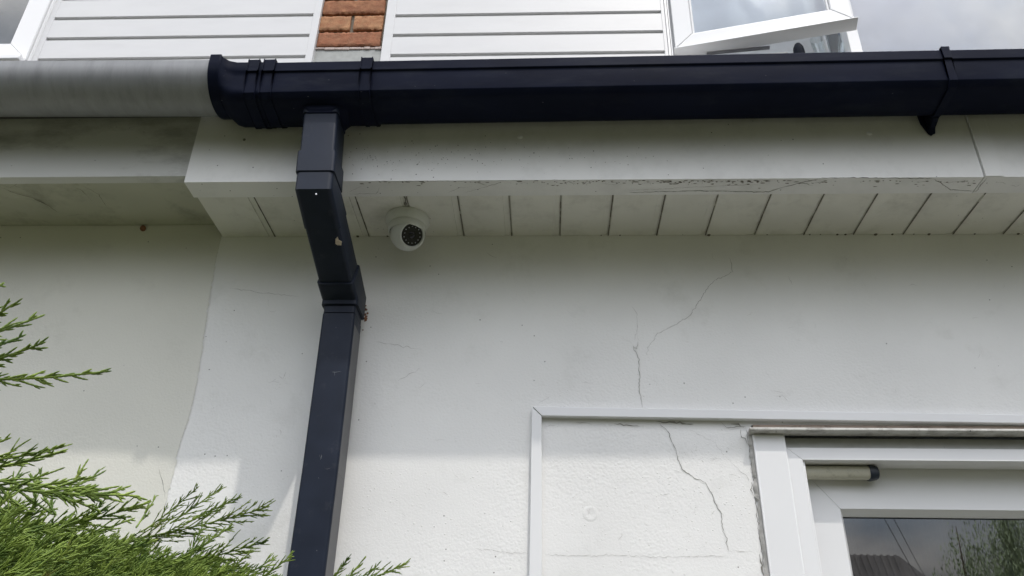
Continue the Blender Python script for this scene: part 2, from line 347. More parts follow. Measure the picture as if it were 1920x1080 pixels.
mb.build('hairline_split', MT['crack'], fascia)['kind'] = 'stuff'
# cracks, scars and chips in the render
mb = MB(); rr = random.Random(5); Y = -.0009
for pts, wd in [([(1368, 482), (1374, 510), (1337, 528), (1326, 541), (1312, 563), (1297, 586), (1288, 596), (1256, 614), (1232, 625), (1226, 636), (1217, 650), (1211, 668)], .0012),
                ([(1197, 640), (1193, 655), (1187, 648), (1197, 670), (1199, 700), (1198, 730), (1202, 748), (1204, 765)], .0017),
                ([(1184, 572), (1195, 590), (1195, 615), (1190, 640)], .0009),
                ([(1155, 625), (1180, 640), (1188, 648)], .0006),
                ([(1234, 793), (1253, 810), (1265, 840), (1272, 862), (1279, 880), (1303, 895), (1322, 905), (1333, 923), (1341, 943), (1353, 962), (1352, 978), (1360, 1005), (1366, 1032)], .0018),
                ([(1366, 1032), (1390, 1034), (1413, 1035)], .0009), ([(1366, 1042), (1310, 1043), (1230, 1045), (1150, 1041), (1075, 1042), (1020, 1040)], .0009),
                ([(993, 1037), (960, 1037), (925, 1032), (890, 1030)], .0008),
                ([(1292, 805), (1340, 830), (1358, 855)], .0007), ([(1358, 855), (1375, 870), (1400, 893), (1411, 910)], .001),
                ([(1388, 805), (1389, 819), (1398, 822), (1400, 832)], .0022), ([(1352, 792), (1362, 802), (1392, 800), (1400, 808)], .0018),
                ([(1411, 905), (1408, 918), (1413, 930)], .0028), ([(1398, 800), (1404, 840), (1412, 900), (1424, 1000), (1434, 1080)], .0016),
                ([(1424, 1040), (1432, 1080)], .004),
                ([(1008, 757), (1035, 742)], .0008), ([(1045, 763), (1060, 762)], .0016), ([(1020, 800), (1045, 796)], .0009),
                ([(1088, 717), (1112, 717)], .0009), ([(892, 719), (903, 719)], .0010), ([(893, 724), (902, 725)], .0008),
                ([(504, 584), (515, 585), (518, 580)], .0012), ([(503, 560), (505, 575)], .0007), ([(505, 745), (510, 760)], .0007),
                ([(1040, 870), (1047, 884)], .0007), ([(1240, 970), (1242, 980)], .0009), ([(1018, 835), (1028, 838)], .0009),
                ([(528, 970), (538, 965)], .001), ([(809, 993), (815, 990)], .0016), ([(310, 452), (330, 449), (345, 446)], .0009), ([(225, 462), (245, 452)], .0008)]:
    mb = MB(); ribbon(mb, pxline(pts, Y), wd*(.52 if wd < .0022 else .8), Y, jit=.0009, step=.004, rnd=rr); mb.build('crack', MT['crack'] if wd > .001 else MT['soft_crack'], wall)
    if wd > .0012:      # lifted paint edge beside the wider fissures
        m2 = MB(); ribbon(m2, pxline([(x_+1.6, y_+1.2) for x_, y_ in pts], -.0006), wd*.8, -.0006, jit=.0012, step=.004, rnd=rr); m2.build('lifted_edge', MT['render'], wall)
mb = MB()
for pts, wd in [([(430, 540), (500, 550), (560, 556)], .0006), ([(700, 640), (790, 655)], .0005),
                ([(310, 930), (305, 900), (298, 880)], .0012), ([(745, 715), (790, 690)], .0006), ([(1080, 790), (1110, 796)], .0018), ([(1150, 795), (1200, 800)], .0018),
                ([(560, 1010), (545, 1040)], .001), ([(1230, 790), (1300, 795)], .003), ([(1370, 795), (1398, 800)], .004)]:
    ribbon(mb, pxline(pts, -.0012), wd, -.0012, rnd=rr)
for cx, cyy, n_, sp in [(524, 718, 16, 10), (1272, 1108-235, 10, 18), (1355, 865, 40, 26), (1105, 963, 10, 12), (1290, 940, 18, 30), (1050, 800, 7, 16)]:
    for _ in range(n_):
        a = (cx+rr.gauss(0, sp), cyy+rr.gauss(0, sp*.8)); b_ = (a[0]+rr.gauss(0, 6), a[1]+rr.gauss(0, 4))
        ribbon(mb, pxline([a, b_], -.0012), rr.uniform(.0005, .0012), -.0012, rnd=rr)
for _ in range(70):
    a = (rr.uniform(430, 1900), rr.uniform(470, 1060)); q_ = at(a[0], a[1], 0)
    if abs(q_.x+.39) < .05 or (q_.x > .35 and q_.z < 2.16) or abs(q_.x+.016) < .02 or abs(q_.z-2.145) < .02: continue
    b_ = (a[0]+rr.gauss(0, 12), a[1]+rr.gauss(0, 7)); ribbon(mb, pxline([a, ((a[0]+b_[0])/2+rr.gauss(0, 2), (a[1]+b_[1])/2+rr.gauss(0, 2)), b_], -.0012), rr.uniform(.0004, .001), -.0012, rnd=rr)
mb.build('scuff', MT['soft_crack'], wall)['kind'] = 'stuff'
# old wall plug filling, blisters standing proud
mb = MB(); rb = random.Random(8)
for cx, cyy, sx, sy, n_ in [(1330, 900, 60, 70, 260), (1150, 960, 110, 70, 170), (800, 930, 110, 60, 160), (500, 980, 40, 60, 60), (1250, 720, 120, 40, 110), (1550, 600, 200, 90, 90), (380, 640, 20, 90, 60), (720, 900, 30, 90, 90)]:
    for _ in range(n_):
        q = at(cx+rb.gauss(0, sx), cyy+rb.gauss(0, sy), 0)
        if q.x > .362 or q.x < XB+.01 or abs(q.x+.39) < .05 or abs(q.x+.015) < .02: continue
        if q.z > 2.12 and q.z < 2.16 and q.x > -.03: continue
        r0 = rb.uniform(.0006, .0017); e = rb.uniform(.4, 1)
        mb.lathe([(.0001, r0*.45*e), (r0*.6, r0*.35*e), (r0, -.0003)], q, (rb.uniform(-.2, .2), -1, rb.uniform(-.3, .3)), 7)
c = at(1107, 963, 0); mb.lathe([(.0001, .0003), (.008, .0004), (.0105, .0008), (.014, 0)], c, (0, -1, 0), 24)
mb.build('paint_blisters', MT['render'], wall, smooth=True)['kind'] = 'stuff'
# roof slab of the single-storey part, upper wall
mb = MB(); mb.hexa([(XB, F+.013, 2.70), (4.2, F+.013, 2.70), (4.2, .70, 2.95), (XB, .70, 2.95), (XB, F+.013, 2.715), (4.2, F+.013, 2.715), (4.2, .70, 2.985), (XB, .70, 2.985)])
mb.build('roof', MT['roof'], house)

mb = MB(); mb.box(XB, -.575, -.240, F-.0005, 2.712, 2.7165); mb.build('sun_leak_cover', MT['roof'], house)  # unseen strip added to stop sun leaking behind the gutter
# brick pier between the cladding panels, standing on the party line
YU = .57
def gz(px, py): return at(px, py, YU).z
pier = empty('brick_pier', (-.675, YU, 2.98), 'narrow orange brick pier on a grey concrete block between the two white cladded panels', 'brick pier')
mb = MB(); mb.box(-.800, -.555, YU+.010, YU+.22, 2.99, 5.0); mb.build('mortar', MT['mortar'], pier)
zc = gz(650, 88)
mb = MB(); mb.box(-.797, -.559, YU+.004, YU+.009, 3.0, zc-.008); mb.build('concrete_block', MT['concrete'], pier, bevel=.003)
mb = MB(); rr = random.Random(2); xx = -.795
while xx < -.565:
    l_ = rr.uniform(.01, .04); mb.box(xx, min(xx+l_, -.561), YU+.001-rr.random()*.002, YU+.0085, zc-.008-rr.random()*.006, zc-.001+rr.random()*.002); xx += l_
mb.build('mortar_smear', mat('pink_mortar', (.46, .38, .35), rough=.95, var=.2, vs=90, bump=.6, bs=200), pier, bevel=.002)
zz = zc; k = 0
rows = [0, 1, 2, 3, 4, 5, 6, 7, 8, 9, 10, 11, 12]
def rough_brick(x0, x1, z0, z1, seed):
    r_ = random.Random(seed); bm = bmesh.new(); nx, nz = int((x1-x0)/.006), 11
    vs = [[None]*(nz+1) for _ in range(nx+1)]
    for i in range(nx+1):
        for j in range(nz+1):
            e = (i in (0, nx)) or (j in (0, nz))
            vs[i][j] = (x0+(x1-x0)*i/nx+r_.gauss(0, .0006), YU-.004+(.003 if e else 0)+r_.gauss(0, .0006), z0+(z1-z0)*j/nz+r_.gauss(0, .0007 if not e else .0012))
    V = [v for c_ in vs for v in c_]; F_ = []
    for i in range(nx):
        for j in range(nz): a = i*(nz+1)+j; F_.append((a, a+nz+1, a+nz+2, a+1))
    m_ = MB(); m_.add(V, F_)
    edge = [i*(nz+1) for i in range(nx+1)] + [nx*(nz+1)+j for j in range(1, nz+1)] + [i*(nz+1)+nz for i in range(nx-1, -1, -1)] + [j for j in range(nz-1, 0, -1)]
    n0 = len(V); m_.v += [(V[i][0], YU+.03, V[i][2]) for i in edge]
    for q in range(len(edge)): r2 = (q+1) % len(edge); m_.f.append((edge[q], n0+q, n0+r2, edge[r2]))
    return m_
for k in range(13):
    z0 = zz+.003; z1 = z0+.0635+(.002 if k % 2 else 0)
    if k % 2 == 0: rough_brick(-.785, -.567, z0, z1, k).build('brick', BR[2] if k % 4 == 0 else BR[0], pier, smooth=True)
    else:
        rough_brick(-.787, -.6805, z0, z1, k).build('brick', BR[1], pier, smooth=True); rough_brick(-.668, -.566, z0, z1, k+40).build('brick', BR[1], pier, smooth=True)
    zz = z1+.0105

# ---------------------------------------------------------------- white cladding panels
def cladding(name, parent, xl, xr, zg, zt, yf, gl, gr):
    n = []; z = zt; prof = []
    zs = sorted(zg)
    prof = [(yf+.02, 2.985), (yf, 2.985)]
    for q in zs: prof += [(yf, q-.0155), (yf+.0085, q-.0085), (yf+.0085, q-.001), (yf+.0035, q), (yf, q+.0003)]
    prof += [(yf, zt), (yf+.02, zt)]
    mb = MB(); mb.prism_x(prof, [gl, gr]); p = mb.build(name, MT['cladding'], parent)
    mb = MB(); mb.box(xl, gl, yf-.0015, yf+.022, 2.985, zt); mb.box(gr, xr, yf-.0015, yf+.022, 2.985, zt)
    mb.build('edge_trim', MT['cladding'], p, bevel=.0015)
    return p
gR = [at(740, 32, YU).z, at(740, 68, YU).z, at(740, 106, YU).z]
gLz = [at(100, 1, YU).z, at(100, 38, YU).z, at(100, 75, YU).z]
pr = (gR[0]-gR[2])/2; zgr = [gR[2]+pr*k for k in range(-6, 13)]
pl = (gLz[0]-gLz[2])/2; zgl = [gLz[2]+pl*k for k in range(-6, 13)]
cladding('cladding_panel', house, -.556, .403, zgr, 4.95, YU-.012, -.523, .391)

# ---------------------------------------------------------------- upper right window
win = MB(); WT = 4.75; zb = at(1760, 96.5, YU).z      # top of the bottom rail
yw = YU-.010
win.box(.405, 3.1, yw+.012, yw+.05, zb-.055, zb-.012)
win.box(.405, .452, yw+.014, yw+.06, zb-.0115, WT); win.box(1.003, 1.042, yw+.014, yw+.06, zb-.0115, WT)
win.box(.4525, 1.0025, yw+.03, yw+.06, zb-.0115, zb-.003); win.box(1.0425, 3.1, yw+.014, yw+.06, zb-.0115, zb)
window = win.build('window', MT['upvc'], house, bevel=.002, label='upstairs white framed window with its left sash swung open')
mb = MB(); mb.box(.4041, .412, yw-.004, yw+.03, zb-.05, WT); mb.box(.4135, .418, yw-.002, yw+.012, zb-.05, WT); mb.build('seal_strip', MT['upvc'], window, bevel=.0008)
mb = MB(); mb.box(1.043, 3.1, yw+.034, yw+.038, zb+.0005, WT); mb.build('pane', MT['glass'], window)
mb = MB(); mb.box(.38, 3.1, yw-.045, yw+.0115, zb-.075, zb-.056); mb.build('sill', MT['upvc'], window, bevel=.004)
# open sash, hinged at the left
def rot_mb(m_, piv, ang):
    c, s_ = math.cos(ang), math.sin(ang); m_.v = [(piv[0]+(x-piv[0])*c-(y-piv[1])*s_, piv[1]+(x-piv[0])*s_+(y-piv[1])*c, z) for x, y, z in m_.v]; return m_
hx, hy = .428, yw+.006; zsb = zb-.008
pR = atz(1601, 49, zsb); dx, dy = pR.x-hx, pR.y-hy; SW = math.hypot(dx, dy); ang = math.atan2(dy, dx)
mb = MB(); frame4(mb, hx, hx+SW-.0, zsb+.012, WT, .060, .055, hy-.02, hy+.022, wr=.060, wb=.056)
s1 = rot_mb(mb, (hx, hy), ang).build('sash', MT['upvc'], window, bevel=.003)
mb = MB(); mb.prism_x([(hy-.034, zsb), (hy-.034, zsb+.004), (hy-.0205, zsb+.0115), (hy+.02, zsb+.0115), (hy+.02, zsb)], [hx-.004, hx+SW+.010]); rot_mb(mb, (hx, hy), ang).build('drip_bar', MT['upvc'], s1, bevel=.0015)
mb = MB(); frame4(mb, hx+.0605, hx+SW-.0605, zsb+.0685, WT-.056, .008, .008, hy-.012, hy+.01); rot_mb(mb, (hx, hy), ang).build('glazing_bead', MT['upvc'], s1, bevel=.002)
mb = MB(); mb.box(hx+.068, hx+SW-.068, hy-.004, hy, zsb+.076, WT-.063); rot_mb(mb, (hx, hy), ang).build('pane', MT['glass'], s1)
mb = MB(); mb.box(hx+.10, hx+.36, hy+.026, hy+.034, zsb-.006, zsb-.001); mb.box(hx+.1, hx+.30, yw+.0, yw+.012, zb-.0115, zb-.0065); rot_mb(mb, (hx, hy), ang*.5).build('friction_stay', mat('steel', (.3, .3, .31), rough=.35, metal=1), window)
# curtains behind
def curtain(name, x0, x1, y, z0, z1, amp, n, seed, lab, cm='curtain'):
    r_ = random.Random(seed); V = []; F_ = []; ph = [r_.uniform(0, 6) for _ in range(4)]; fr = [r_.uniform(.7, 1.6)*n for _ in range(4)]
    K = 140
    for i in range(K+1):
        x = x0+(x1-x0)*i/K; yy = sum(math.sin(x*fr[k]+ph[k])*amp/(k+1) for k in range(4))
        V += [(x, y+yy, z0), (x+math.sin(x*9)*.01, y+yy*.8, z1)]
    for i in range(K): F_.append((2*i, 2*i+2, 2*i+3, 2*i+1))
    m_ = MB(); m_.add(V, F_); o = m_.build(name, MT[cm], None, smooth=True); tag(o, lab, 'curtain'); sm = o.modifiers.new('s', 'SOLIDIFY'); sm.thickness = .001; return o
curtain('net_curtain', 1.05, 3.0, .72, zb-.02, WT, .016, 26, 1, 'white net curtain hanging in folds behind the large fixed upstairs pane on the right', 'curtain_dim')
curtain('net_curtain', .46, 1.16, .80, zb-.018, WT, .014, 30, 4, 'white net curtain behind the open upstairs sash')
# room behind
mb = MB(); mb.box(.3, 3.2, 2.2, 2.25, 3.0, 4.9); mb.box(.3, 3.2, .64, 2.2, 3.0, 3.05); mb.box(.25, .3, .66, 2.25, 3.0, 4.9); mb.box(.25, 3.25, .62, 2.25, 4.9, 4.95); mb.box(3.2, 3.25, .62, 2.25, 3.0, 4.9); mb.build('room_wall', MT['interior'], house)
mb = MB(); mb.box(.46, 3.1, yw+.061, yw+.24, zb-.045, zb-.02); mb.build('window_board', MT['upvc'], window, bevel=.003)
# things standing on the window board
Yo = .70; zb0 = zb-.0199
Yo = .655; c = at(1497, 92, Yo); mb = MB(); h = at(1497, 82, Yo).z-zb0
mb.lathe([(.0001, 0), (.017, 0), (.019, .004), (.019, h*.72), (.017, h*.86), (.010, h*.97), (.0001, h)], (c.x, Yo, zb0), n=28)
tag(mb.build('bottle', MT['dark_plastic'], None, smooth=True), 'dark rounded bottle top showing in the gap under the open upstairs sash', 'bottle')
for px, r0, tilt, lab in ((1545, .028, -.25, 'clear glass tumbler beside the dark bottle in the upstairs window gap'), (1572, .030, .5, 'tilted clear glass nearest the window post, in the gap under the open sash')):
    c = at(px, 90, .640); ax = Vector((math.sin(tilt)*.5, -.1, 1)).normalized(); h = at(px, 76, .640).z-zb0-.004
    mb = MB(); mb.lathe([(.0001, .002), (r0*.75, .002), (r0*.8, .01), (r0, h), (r0+.0012, h), (r0*.82, .008), (r0*.77, 0), (.0001, 0)], (c.x, .640, zb0+.004), ax, 36)
    tag(mb.build('drinking_glass', MT['glass_clear'], None, smooth=True), lab, 'glass', 'clear glasses in the upstairs window gap')

# ================================================================ door of the house
fr = MB(); fr.box(.371, .4285, -.012, .07, 0, 2.098)
doorframe = fr.build('door_frame', MT['upvc'], house, bevel=.0025, label='white door frame with dirty ledge over it')
mb = MB(); mb.prism_x([(.004, 2.0755), (.012, 2.098), (.07, 2.098), (.07, 2.0755)], [.4288, 1.44]); mb.build('head_filler', MT['upvc_shade'], doorframe)
mb = MB(); x0, x1 = .4288, 1.42; zt = 2.0745; wj = .0265
mb.poly_y([(x0, zt), (x1, zt), (x1, zt-.0225), (x0+wj, zt-.0225)], -.006, .044); mb.poly_y([(x0, zt), (x0+wj, zt-.0225), (x0+wj, 0.02), (x0, 0.02)], -.006, .044)
mb.build('inner_frame', MT['upvc'], doorframe, bevel=.0008)
mb = MB(); mb.box(x0+wj+.0004, x0+wj+.0045, -.001, .044, .02, zt-.0229); mb.build('seal', MT['upvc'], doorframe, bevel=.001)
mb = MB(); mb.hexa([(.362, -.030, 2.0985), (1.5, -.030, 2.0990), (1.5, .0, 2.0990), (.366, 0, 2.0985), (.362, -.030, 2.1040), (1.5, -.030, 2.1035), (1.5, .0, 2.1060), (.366, 0, 2.1065)])
mb.build('drip_ledge', MT['ledge'], doorframe, bevel=.0015)
mb = MB(); mb.box(.376, 1.449, -.004, .02, 2.1067, 2.1178); mb.build('stained_edge', MT['brownish'], doorframe)
mb = MB(); rr = random.Random(9); z = 2.104
P = []
while z > 1.4:
    P.append(z); z -= rr.uniform(.004, .02)
V = []; F_ = []
for i, z in enumerate(P):
    xw = .370-.0045*rr.random()-.003; V += [(xw, -.0015, z), (.3705, -.006-.002*rr.random(), z)]
    if i: F_.append((2*i-2, 2*i-1, 2*i+1, 2*i))
mb.add(V, F_); mb.build('sealant', mat('old_sealant', (.42, .41, .39), rough=.8, var=.2, vs=60, bump=.5, bs=200), doorframe)
# leaf
YD = .046; gl_ = at(1585, 965, YD); zgt = gl_.z
door = MB(); lx0 = x0+wj+.0046; lx1 = 1.41; ztop = zt-.017
st = gl_.x-.007-lx0; rl = ztop-(zgt+.010)
o = [(lx0, .03), (lx1, .03), (lx1, ztop), (lx0, ztop)]; ii = [(lx0+st, .30), (lx1-st, .30), (lx1-st, ztop-rl), (lx0+st, ztop-rl)]
for k in range(4):
    j = (k+1) % 4; door.poly_y([o[k], o[j], ii[j], ii[k]], YD, YD+.05)
leaf = door.build('door', MT['upvc'], house, bevel=.0009, label='white glazed door leaf with a closer at its top')
bd = MB()
i2 = [(ii[0][0]+.007, ii[0][1]+.01), (ii[1][0]-.007, ii[1][1]+.01), (ii[2][0]-.007, ii[2][1]-.010), (ii[3][0]+.007, ii[3][1]-.010)]
for k in range(4):
    j = (k+1) % 4; a, b_, c_, d_ = ii[k], ii[j], i2[j], i2[k]
    bd.add([(a[0], YD+.001, a[1]), (b_[0], YD+.001, b_[1]), (c_[0], YD+.014, c_[1]), (d_[0], YD+.014, d_[1]), (c_[0], YD+.024, c_[1]), (d_[0], YD+.024, d_[1])], [(0, 1, 2, 3), (3, 2, 4, 5)])
bd.build('glazing_bead', MT['upvc'], leaf)
mb = MB(); mb.box(i2[0][0], i2[1][0], YD+.020, YD+.023, i2[0][1], i2[2][1]); mb.build('pane', MT['glass_door'], leaf)
mb = MB(); mb.box(i2[0][0], i2[1][0], YD+.0185, YD+.0195, i2[2][1]-.0015, i2[2][1]); mb.build('gasket', MT['closer_cap'], leaf)
# closer
a = at(1600, 873.5, .022); b_ = at(1600, 897, .022); zm = (a.z+b_.z)/2; hr = (a.z-b_.z)/2; xe = at(1630, 888, .022).x; xe2 = at(1648, 888, .022).x
def rrect(c, u, v, hu, hv, r, n=4):
    out = []
    for sx, sz, q0 in ((1, 1, 0), (-1, 1, 90), (-1, -1, 180), (1, -1, 270)):
        for k in range(n+1):
            q = R_(q0+90*k/n); out.append(c+u*(sx*(hu-r)+r*math.cos(q))+v*(sz*(hv-r)+r*math.sin(q)))
    return out
U, W_ = Vector((0, 1, 0)), Vector((0, 0, 1))
mb = MB(); mb.rings([rrect(Vector((x_, .028, zm)), U, W_, .012, hr, .0085) for x_ in (x0+wj+.006, xe)])
clo = mb.build('door_closer', MT['closer'], leaf, smooth=True)
mb = MB(); mb.rings([rrect(Vector((x_, .028, zm)), U, W_, .012+e, hr+e, .008) for x_, e in ((xe, .0012), (xe+.004, .0018), (xe2-.002, .0), (xe2, -.002))]); mb.build('end_cap', MT['closer_cap'], leaf, smooth=True)
# dark room with vertical blind streaks seen through the glass
mb = MB(); mb.box(.373, 1.45, 1.6, 1.65, 0, 2.6); mb.box(.30, .35, .23, 1.65, 0, 2.6); mb.box(1.46, 1.5, .23, 1.65, 0, 2.6); mb.box(.35, 1.46, .23, 1.6, 2.45, 2.5); mb.box(.35, 1.46, .23, 1.6, -.05, .02); mb.build('hallway_wall', MT['interior'], house)
K_ = 260; V = []; F_ = []; rr = random.Random(4); ph = [rr.uniform(0, 6) for _ in range(5)]
for i in range(K_+1):
    x = .40+1.03*i/K_; yy = .27+.007*math.sin(x*170+ph[0])+.005*math.sin(x*93+ph[1])+.003*math.sin(x*410+ph[2]); V += [(x, yy, .05), (x+.004*math.sin(x*30), yy, 2.4)]
for i in range(K_): F_.append((2*i, 2*i+2, 2*i+3, 2*i+1))
mb = MB(); mb.add(V, F_); cu_ = mb.build('door_curtain', mat('grey_voile', (.30, .31, .34), rough=.9, var=.1, vs=20, stretch=(6, 1, .2)), None, smooth=True); cu_.modifiers.new('s', 'SOLIDIFY').thickness = .001
tag(cu_, 'grey voile curtain in narrow folds hanging behind the door glass', 'curtain')

# ================================================================ trunking around the door
tr = MB(); A = pxline([(1001, 762), (1003, 762)], -.012)
tl = at(998, 762, -.012); il = at(1016, 780, -.012); tr_ = at(1920, 778, -.012); ir_ = at(1920, 794, -.012)
s_t = (tr_.z-tl.z)/(tr_.x-tl.x); s_b = (ir_.z-il.z)/(ir_.x-il.x); XR = 1.5
tr.poly_y([(tl.x, tl.z), (XR, tl.z+s_t*(XR-tl.x)), (XR, il.z+s_b*(XR-il.x)), (il.x, il.z)], -.013, -.0004)
trunk = tr.build('trim_strip', MT['upvc'], None, bevel=.0012)
tag(trunk, 'white plastic trim strip running along the wall above the door', 'trim')
tb = at(992, 1080, -.012); ib = at(1016, 1080, -.012)
mb = MB(); mb.poly_y([(tl.x-.0005, tl.z-.001), (il.x-.0004, il.z-.0008), (ib.x, ib.z), (ib.x+.002, .1), (tb.x+.002, .1), (tb.x, tb.z)], -.0125, -.0004)
tag(mb.build('trim_strip', MT['upvc'], None, bevel=.0012), 'upright white plastic trim strip on the cracked wall left of the door', 'trim')

# ================================================================ left neighbour
nb = empty('house', (-2.5, 0, 0), 'cream rendered neighbouring house on the left with plain soffit and grey gutter', 'house')
mb = MB(); mb.box(-5, XB, -.0009, .2, 0, 2.72); nwall = mb.build('wall', MT['render_cream'], nb)
mb = MB(); r_ = random.Random(14); bp = [(404, 500), (394, 560), (387, 613), (383, 660), (376, 715), (368, 750), (360, 785), (343, 822), (330, 886), (316, 930), (306, 990), (292, 1080)]
E_ = []
for (x0_, y0_), (x1_, y1_) in zip(bp[:-1], bp[1:]):
    for k in range(14): E_.append(at(x0_+(x1_-x0_)*k/14+r_.gauss(0, 1.1), y0_+(y1_-y0_)*k/14, -.0011))
V = []; F_ = []
for k, p_ in enumerate(E_):
    V += [(XB-.0006, -.0011, p_.z), (max(XB-.0002, XB+(p_.x-XB)*.75+r_.gauss(0, .0007)), -.0011, p_.z)]
    if k: F_.append((2*k-2, 2*k-1, 2*k+1, 2*k))
mb.add(V, F_); mb.build('paint_edge', MT['render_cream'], nwall)
FL = -.188; zl = lambda px, py: at(px, py, FL).z
def dzl(x): return 0.0
z0a = zl(0, 333); z0b = zl(340, 330.5); xa, xb_ = at(0, 333, FL).x, at(340, 330.5, FL).x; sl = (z0b-z0a)/(xb_-xa)
zf = lambda x: z0a+sl*(x-xa)
fmat = mat('weathered_fascia_paint', (.58, .58, .56), rough=.5, var=.06, vs=4, dirt=.55, ds=7, dth=(.5, .66), dc=(.16, .155, .14), speck=.7, sps=60, sth=.07, spc=(.05, .05, .05), bump=.2, bs=120, stretch=(.6, 1, 1.3))
mb = MB(); mb.prism_x([(FL, 0), (FL, .22), (FL+.018, .22), (FL+.018, .010), (-.165, .010), (-.165, .001)], [-5, XB+.03], dz=zf)
nf = mb.build('fascia', fmat, nb, bevel=.001)
# dark weather stain with a slanting edge
st_ = [at(0, 213, FL-.0008), at(330, 213, FL-.0008), at(300, 222, FL-.0008), at(235, 236, FL-.0008), at(160, 262, FL-.0008), at(90, 300, FL-.0008), at(40, 322, FL-.0008), at(0, 330, FL-.0008)]
mb = MB(); mb.hexa([(-5, -.1645, zf(-5)+.004), (XB-.0006, -.1645, zf(XB)+.004), (XB-.0006, -.0025, zf(XB)+.010), (-5, -.0025, zf(-5)+.010), (-5, -.1645, zf(-5)+.02), (XB-.0006, -.1645, zf(XB)+.02), (XB-.0006, -.0025, zf(XB)+.02), (-5, -.0025, zf(-5)+.02)])
nso = mb.build('soffit', MT['soffit_old'], nb)
mb = MB(); rr = random.Random(12)
for pts, wd in [([(0, 350), (25, 362), (60, 372), (85, 385), (110, 402)], .0016), ([(20, 345), (50, 358)], .0008), ([(120, 345), (150, 355), (172, 378)], .0008), ([(155, 348), (185, 366), (200, 392)], .0009), ([(40, 340), (20, 352), (0, 346)], .0008), ([(70, 415), (95, 421)], .0012), ([(120, 408), (160, 404)], .0006)]:
    P = [atz(x_, y_, zf(-.95)+.003) for x_, y_ in pts]; Q = [Vector((p.x, 0, p.y)) for p in P]; t_ = MB(); ribbon(t_, Q, wd, 0, jit=.0009, step=.006, rnd=rr)
    mb.add([(v[0], v[2], zf(v[0])+.0034+.0055*max(0, (v[2]+.1645)/.162)-.0006) for v in t_.v], t_.f)
mb.build('cobweb_grime', MT['grime'], nso)['kind'] = 'stuff'
mb = MB(); mb.lathe([(.0001, .003), (.005, .002), (.007, 0)], at(268, 428, -.004), (0, -1, -.5), 9); mb.build('rust_stain', MT['rust'], nso)
mb = MB(); mb.hexa([(-5, -.2345, 2.69), (XB-.001, -.2345, 2.69), (XB-.001, FL+.0195, 2.7035), (-5, FL+.0195, 2.7035), (-5, -.2345, 2.700), (XB-.001, -.2345, 2.700), (XB-.001, FL+.0195, 2.7135), (-5, FL+.0195, 2.7135)]); mb.build('sun_leak_cover', MT['roof'], nb)  # hidden apron added to keep stray sun off the fascia below
mb = MB(); mb.hexa([(-5, FL+.02, 2.70), (XB-.001, FL+.02, 2.70), (XB-.001, .70, 2.95), (-5, .70, 2.95), (-5, FL+.02, 2.715), (XB-.001, FL+.02, 2.715), (XB-.001, .70, 2.985), (-5, .70, 2.985)]); mb.build('roof', MT['roof'], nb)
cladding('cladding_panel', nb, -1.775, -.787, zgl, 4.95, YU-.012, at(97, 60, YU).x-.0, -.812)
# its window
glx = at(30, 90, YU).x; zlb = at(15, 94, YU).z; xr2 = at(63, 108, YU).x; zbt = 3.0
mb = MB(); frame4(mb, -3.4, xr2, zlb-.075, 4.8, xr2-glx, .07, YU-.03, YU+.04, wb=.075); nw = mb.build('window', MT['upvc'], nb, bevel=.002)
mb = MB(); mb.box(xr2+.0015, xr2+.007, YU-.022, YU+.03, 3.0, 4.9); mb.box(xr2+.009, -1.7765, YU-.018, YU+.03, 3.0, 4.9); mb.build('seal_strip', MT['upvc'], nw, bevel=.001)
mb = MB(); mb.box(-3.32, glx-.0005, YU+.0, YU+.004, zlb+.0005, 4.72); mb.build('pane', MT['glass_far'], nw)
mb = MB(); mb.box(-3.4, xr2, YU-.06, YU-.001, zlb-.10, zlb-.076); mb.build('sill', MT['upvc'], nw, bevel=.004)
curtain('window_curtain', glx-.10, glx-.005, YU+.10, zlb, 4.7, .004, 40, 6, 'pale curtain edge behind the upstairs window at the top left corner')
mb = MB(); mb.box(-3.4, -1.6, 1.5, 1.55, 3.0, 4.9); mb.box(-1.64, -1.6, .62, 1.5, 3.0, 4.9); mb.box(-3.4, -1.6, .62, 1.5, 4.9, 4.95); mb.box(-3.45, -3.4, .62, 1.5, 3, 4.9); mb.build('room_wall', MT['interior'], nb)

# ================================================================ gutters
# grey half-round gutter
xg0, xg1 = -5.0, at(392, 160, -.30).x+.03
zgA = at(0, 114, -.333).z; zgB = at(385, 112.5, -.333).z; sA = (zgB-zgA)/(at(385, 112.5, -.333).x-at(0, 114, -.333).x)
def zgf(x): return zgA+sA*(x-at(0, 114, -.333).x)
prof = []; rO, rI, yc = .058, .0555, -.275; K = 22
for k in range(K+1): q = math.pi+math.pi*k/K; prof.append((yc+rO*math.cos(q), -.012+rO*.98*math.sin(q)))
prof = [(yc-rO, -.004), (yc-rO-.002, -.002), (yc-rO-.001, .0), (yc-rI, 0), (yc-rI, -.012)][::-1][:0] + prof
lipF = [(yc-rI, 0), (yc-rO, 0)]
inner = []
for k in range(K, -1, -1): q = math.pi+math.pi*k/K; inner.append((yc+rI*math.cos(q), -.012+rI*.98*math.sin(q)))
full = lipF + prof + [(yc+rO, .0), (yc+rI, .0)] + inner
mb = MB(); xs = [xg0+(xg1-xg0)*i/14 for i in range(15)]; mb.prism_x(full, xs, dz=zgf)
gg = mb.build('grey_gutter', MT['gutter_grey'], None, smooth=True, angle=40)
tag(gg, 'weathered grey half-round gutter running off to the left edge under the cladding', 'gutter')
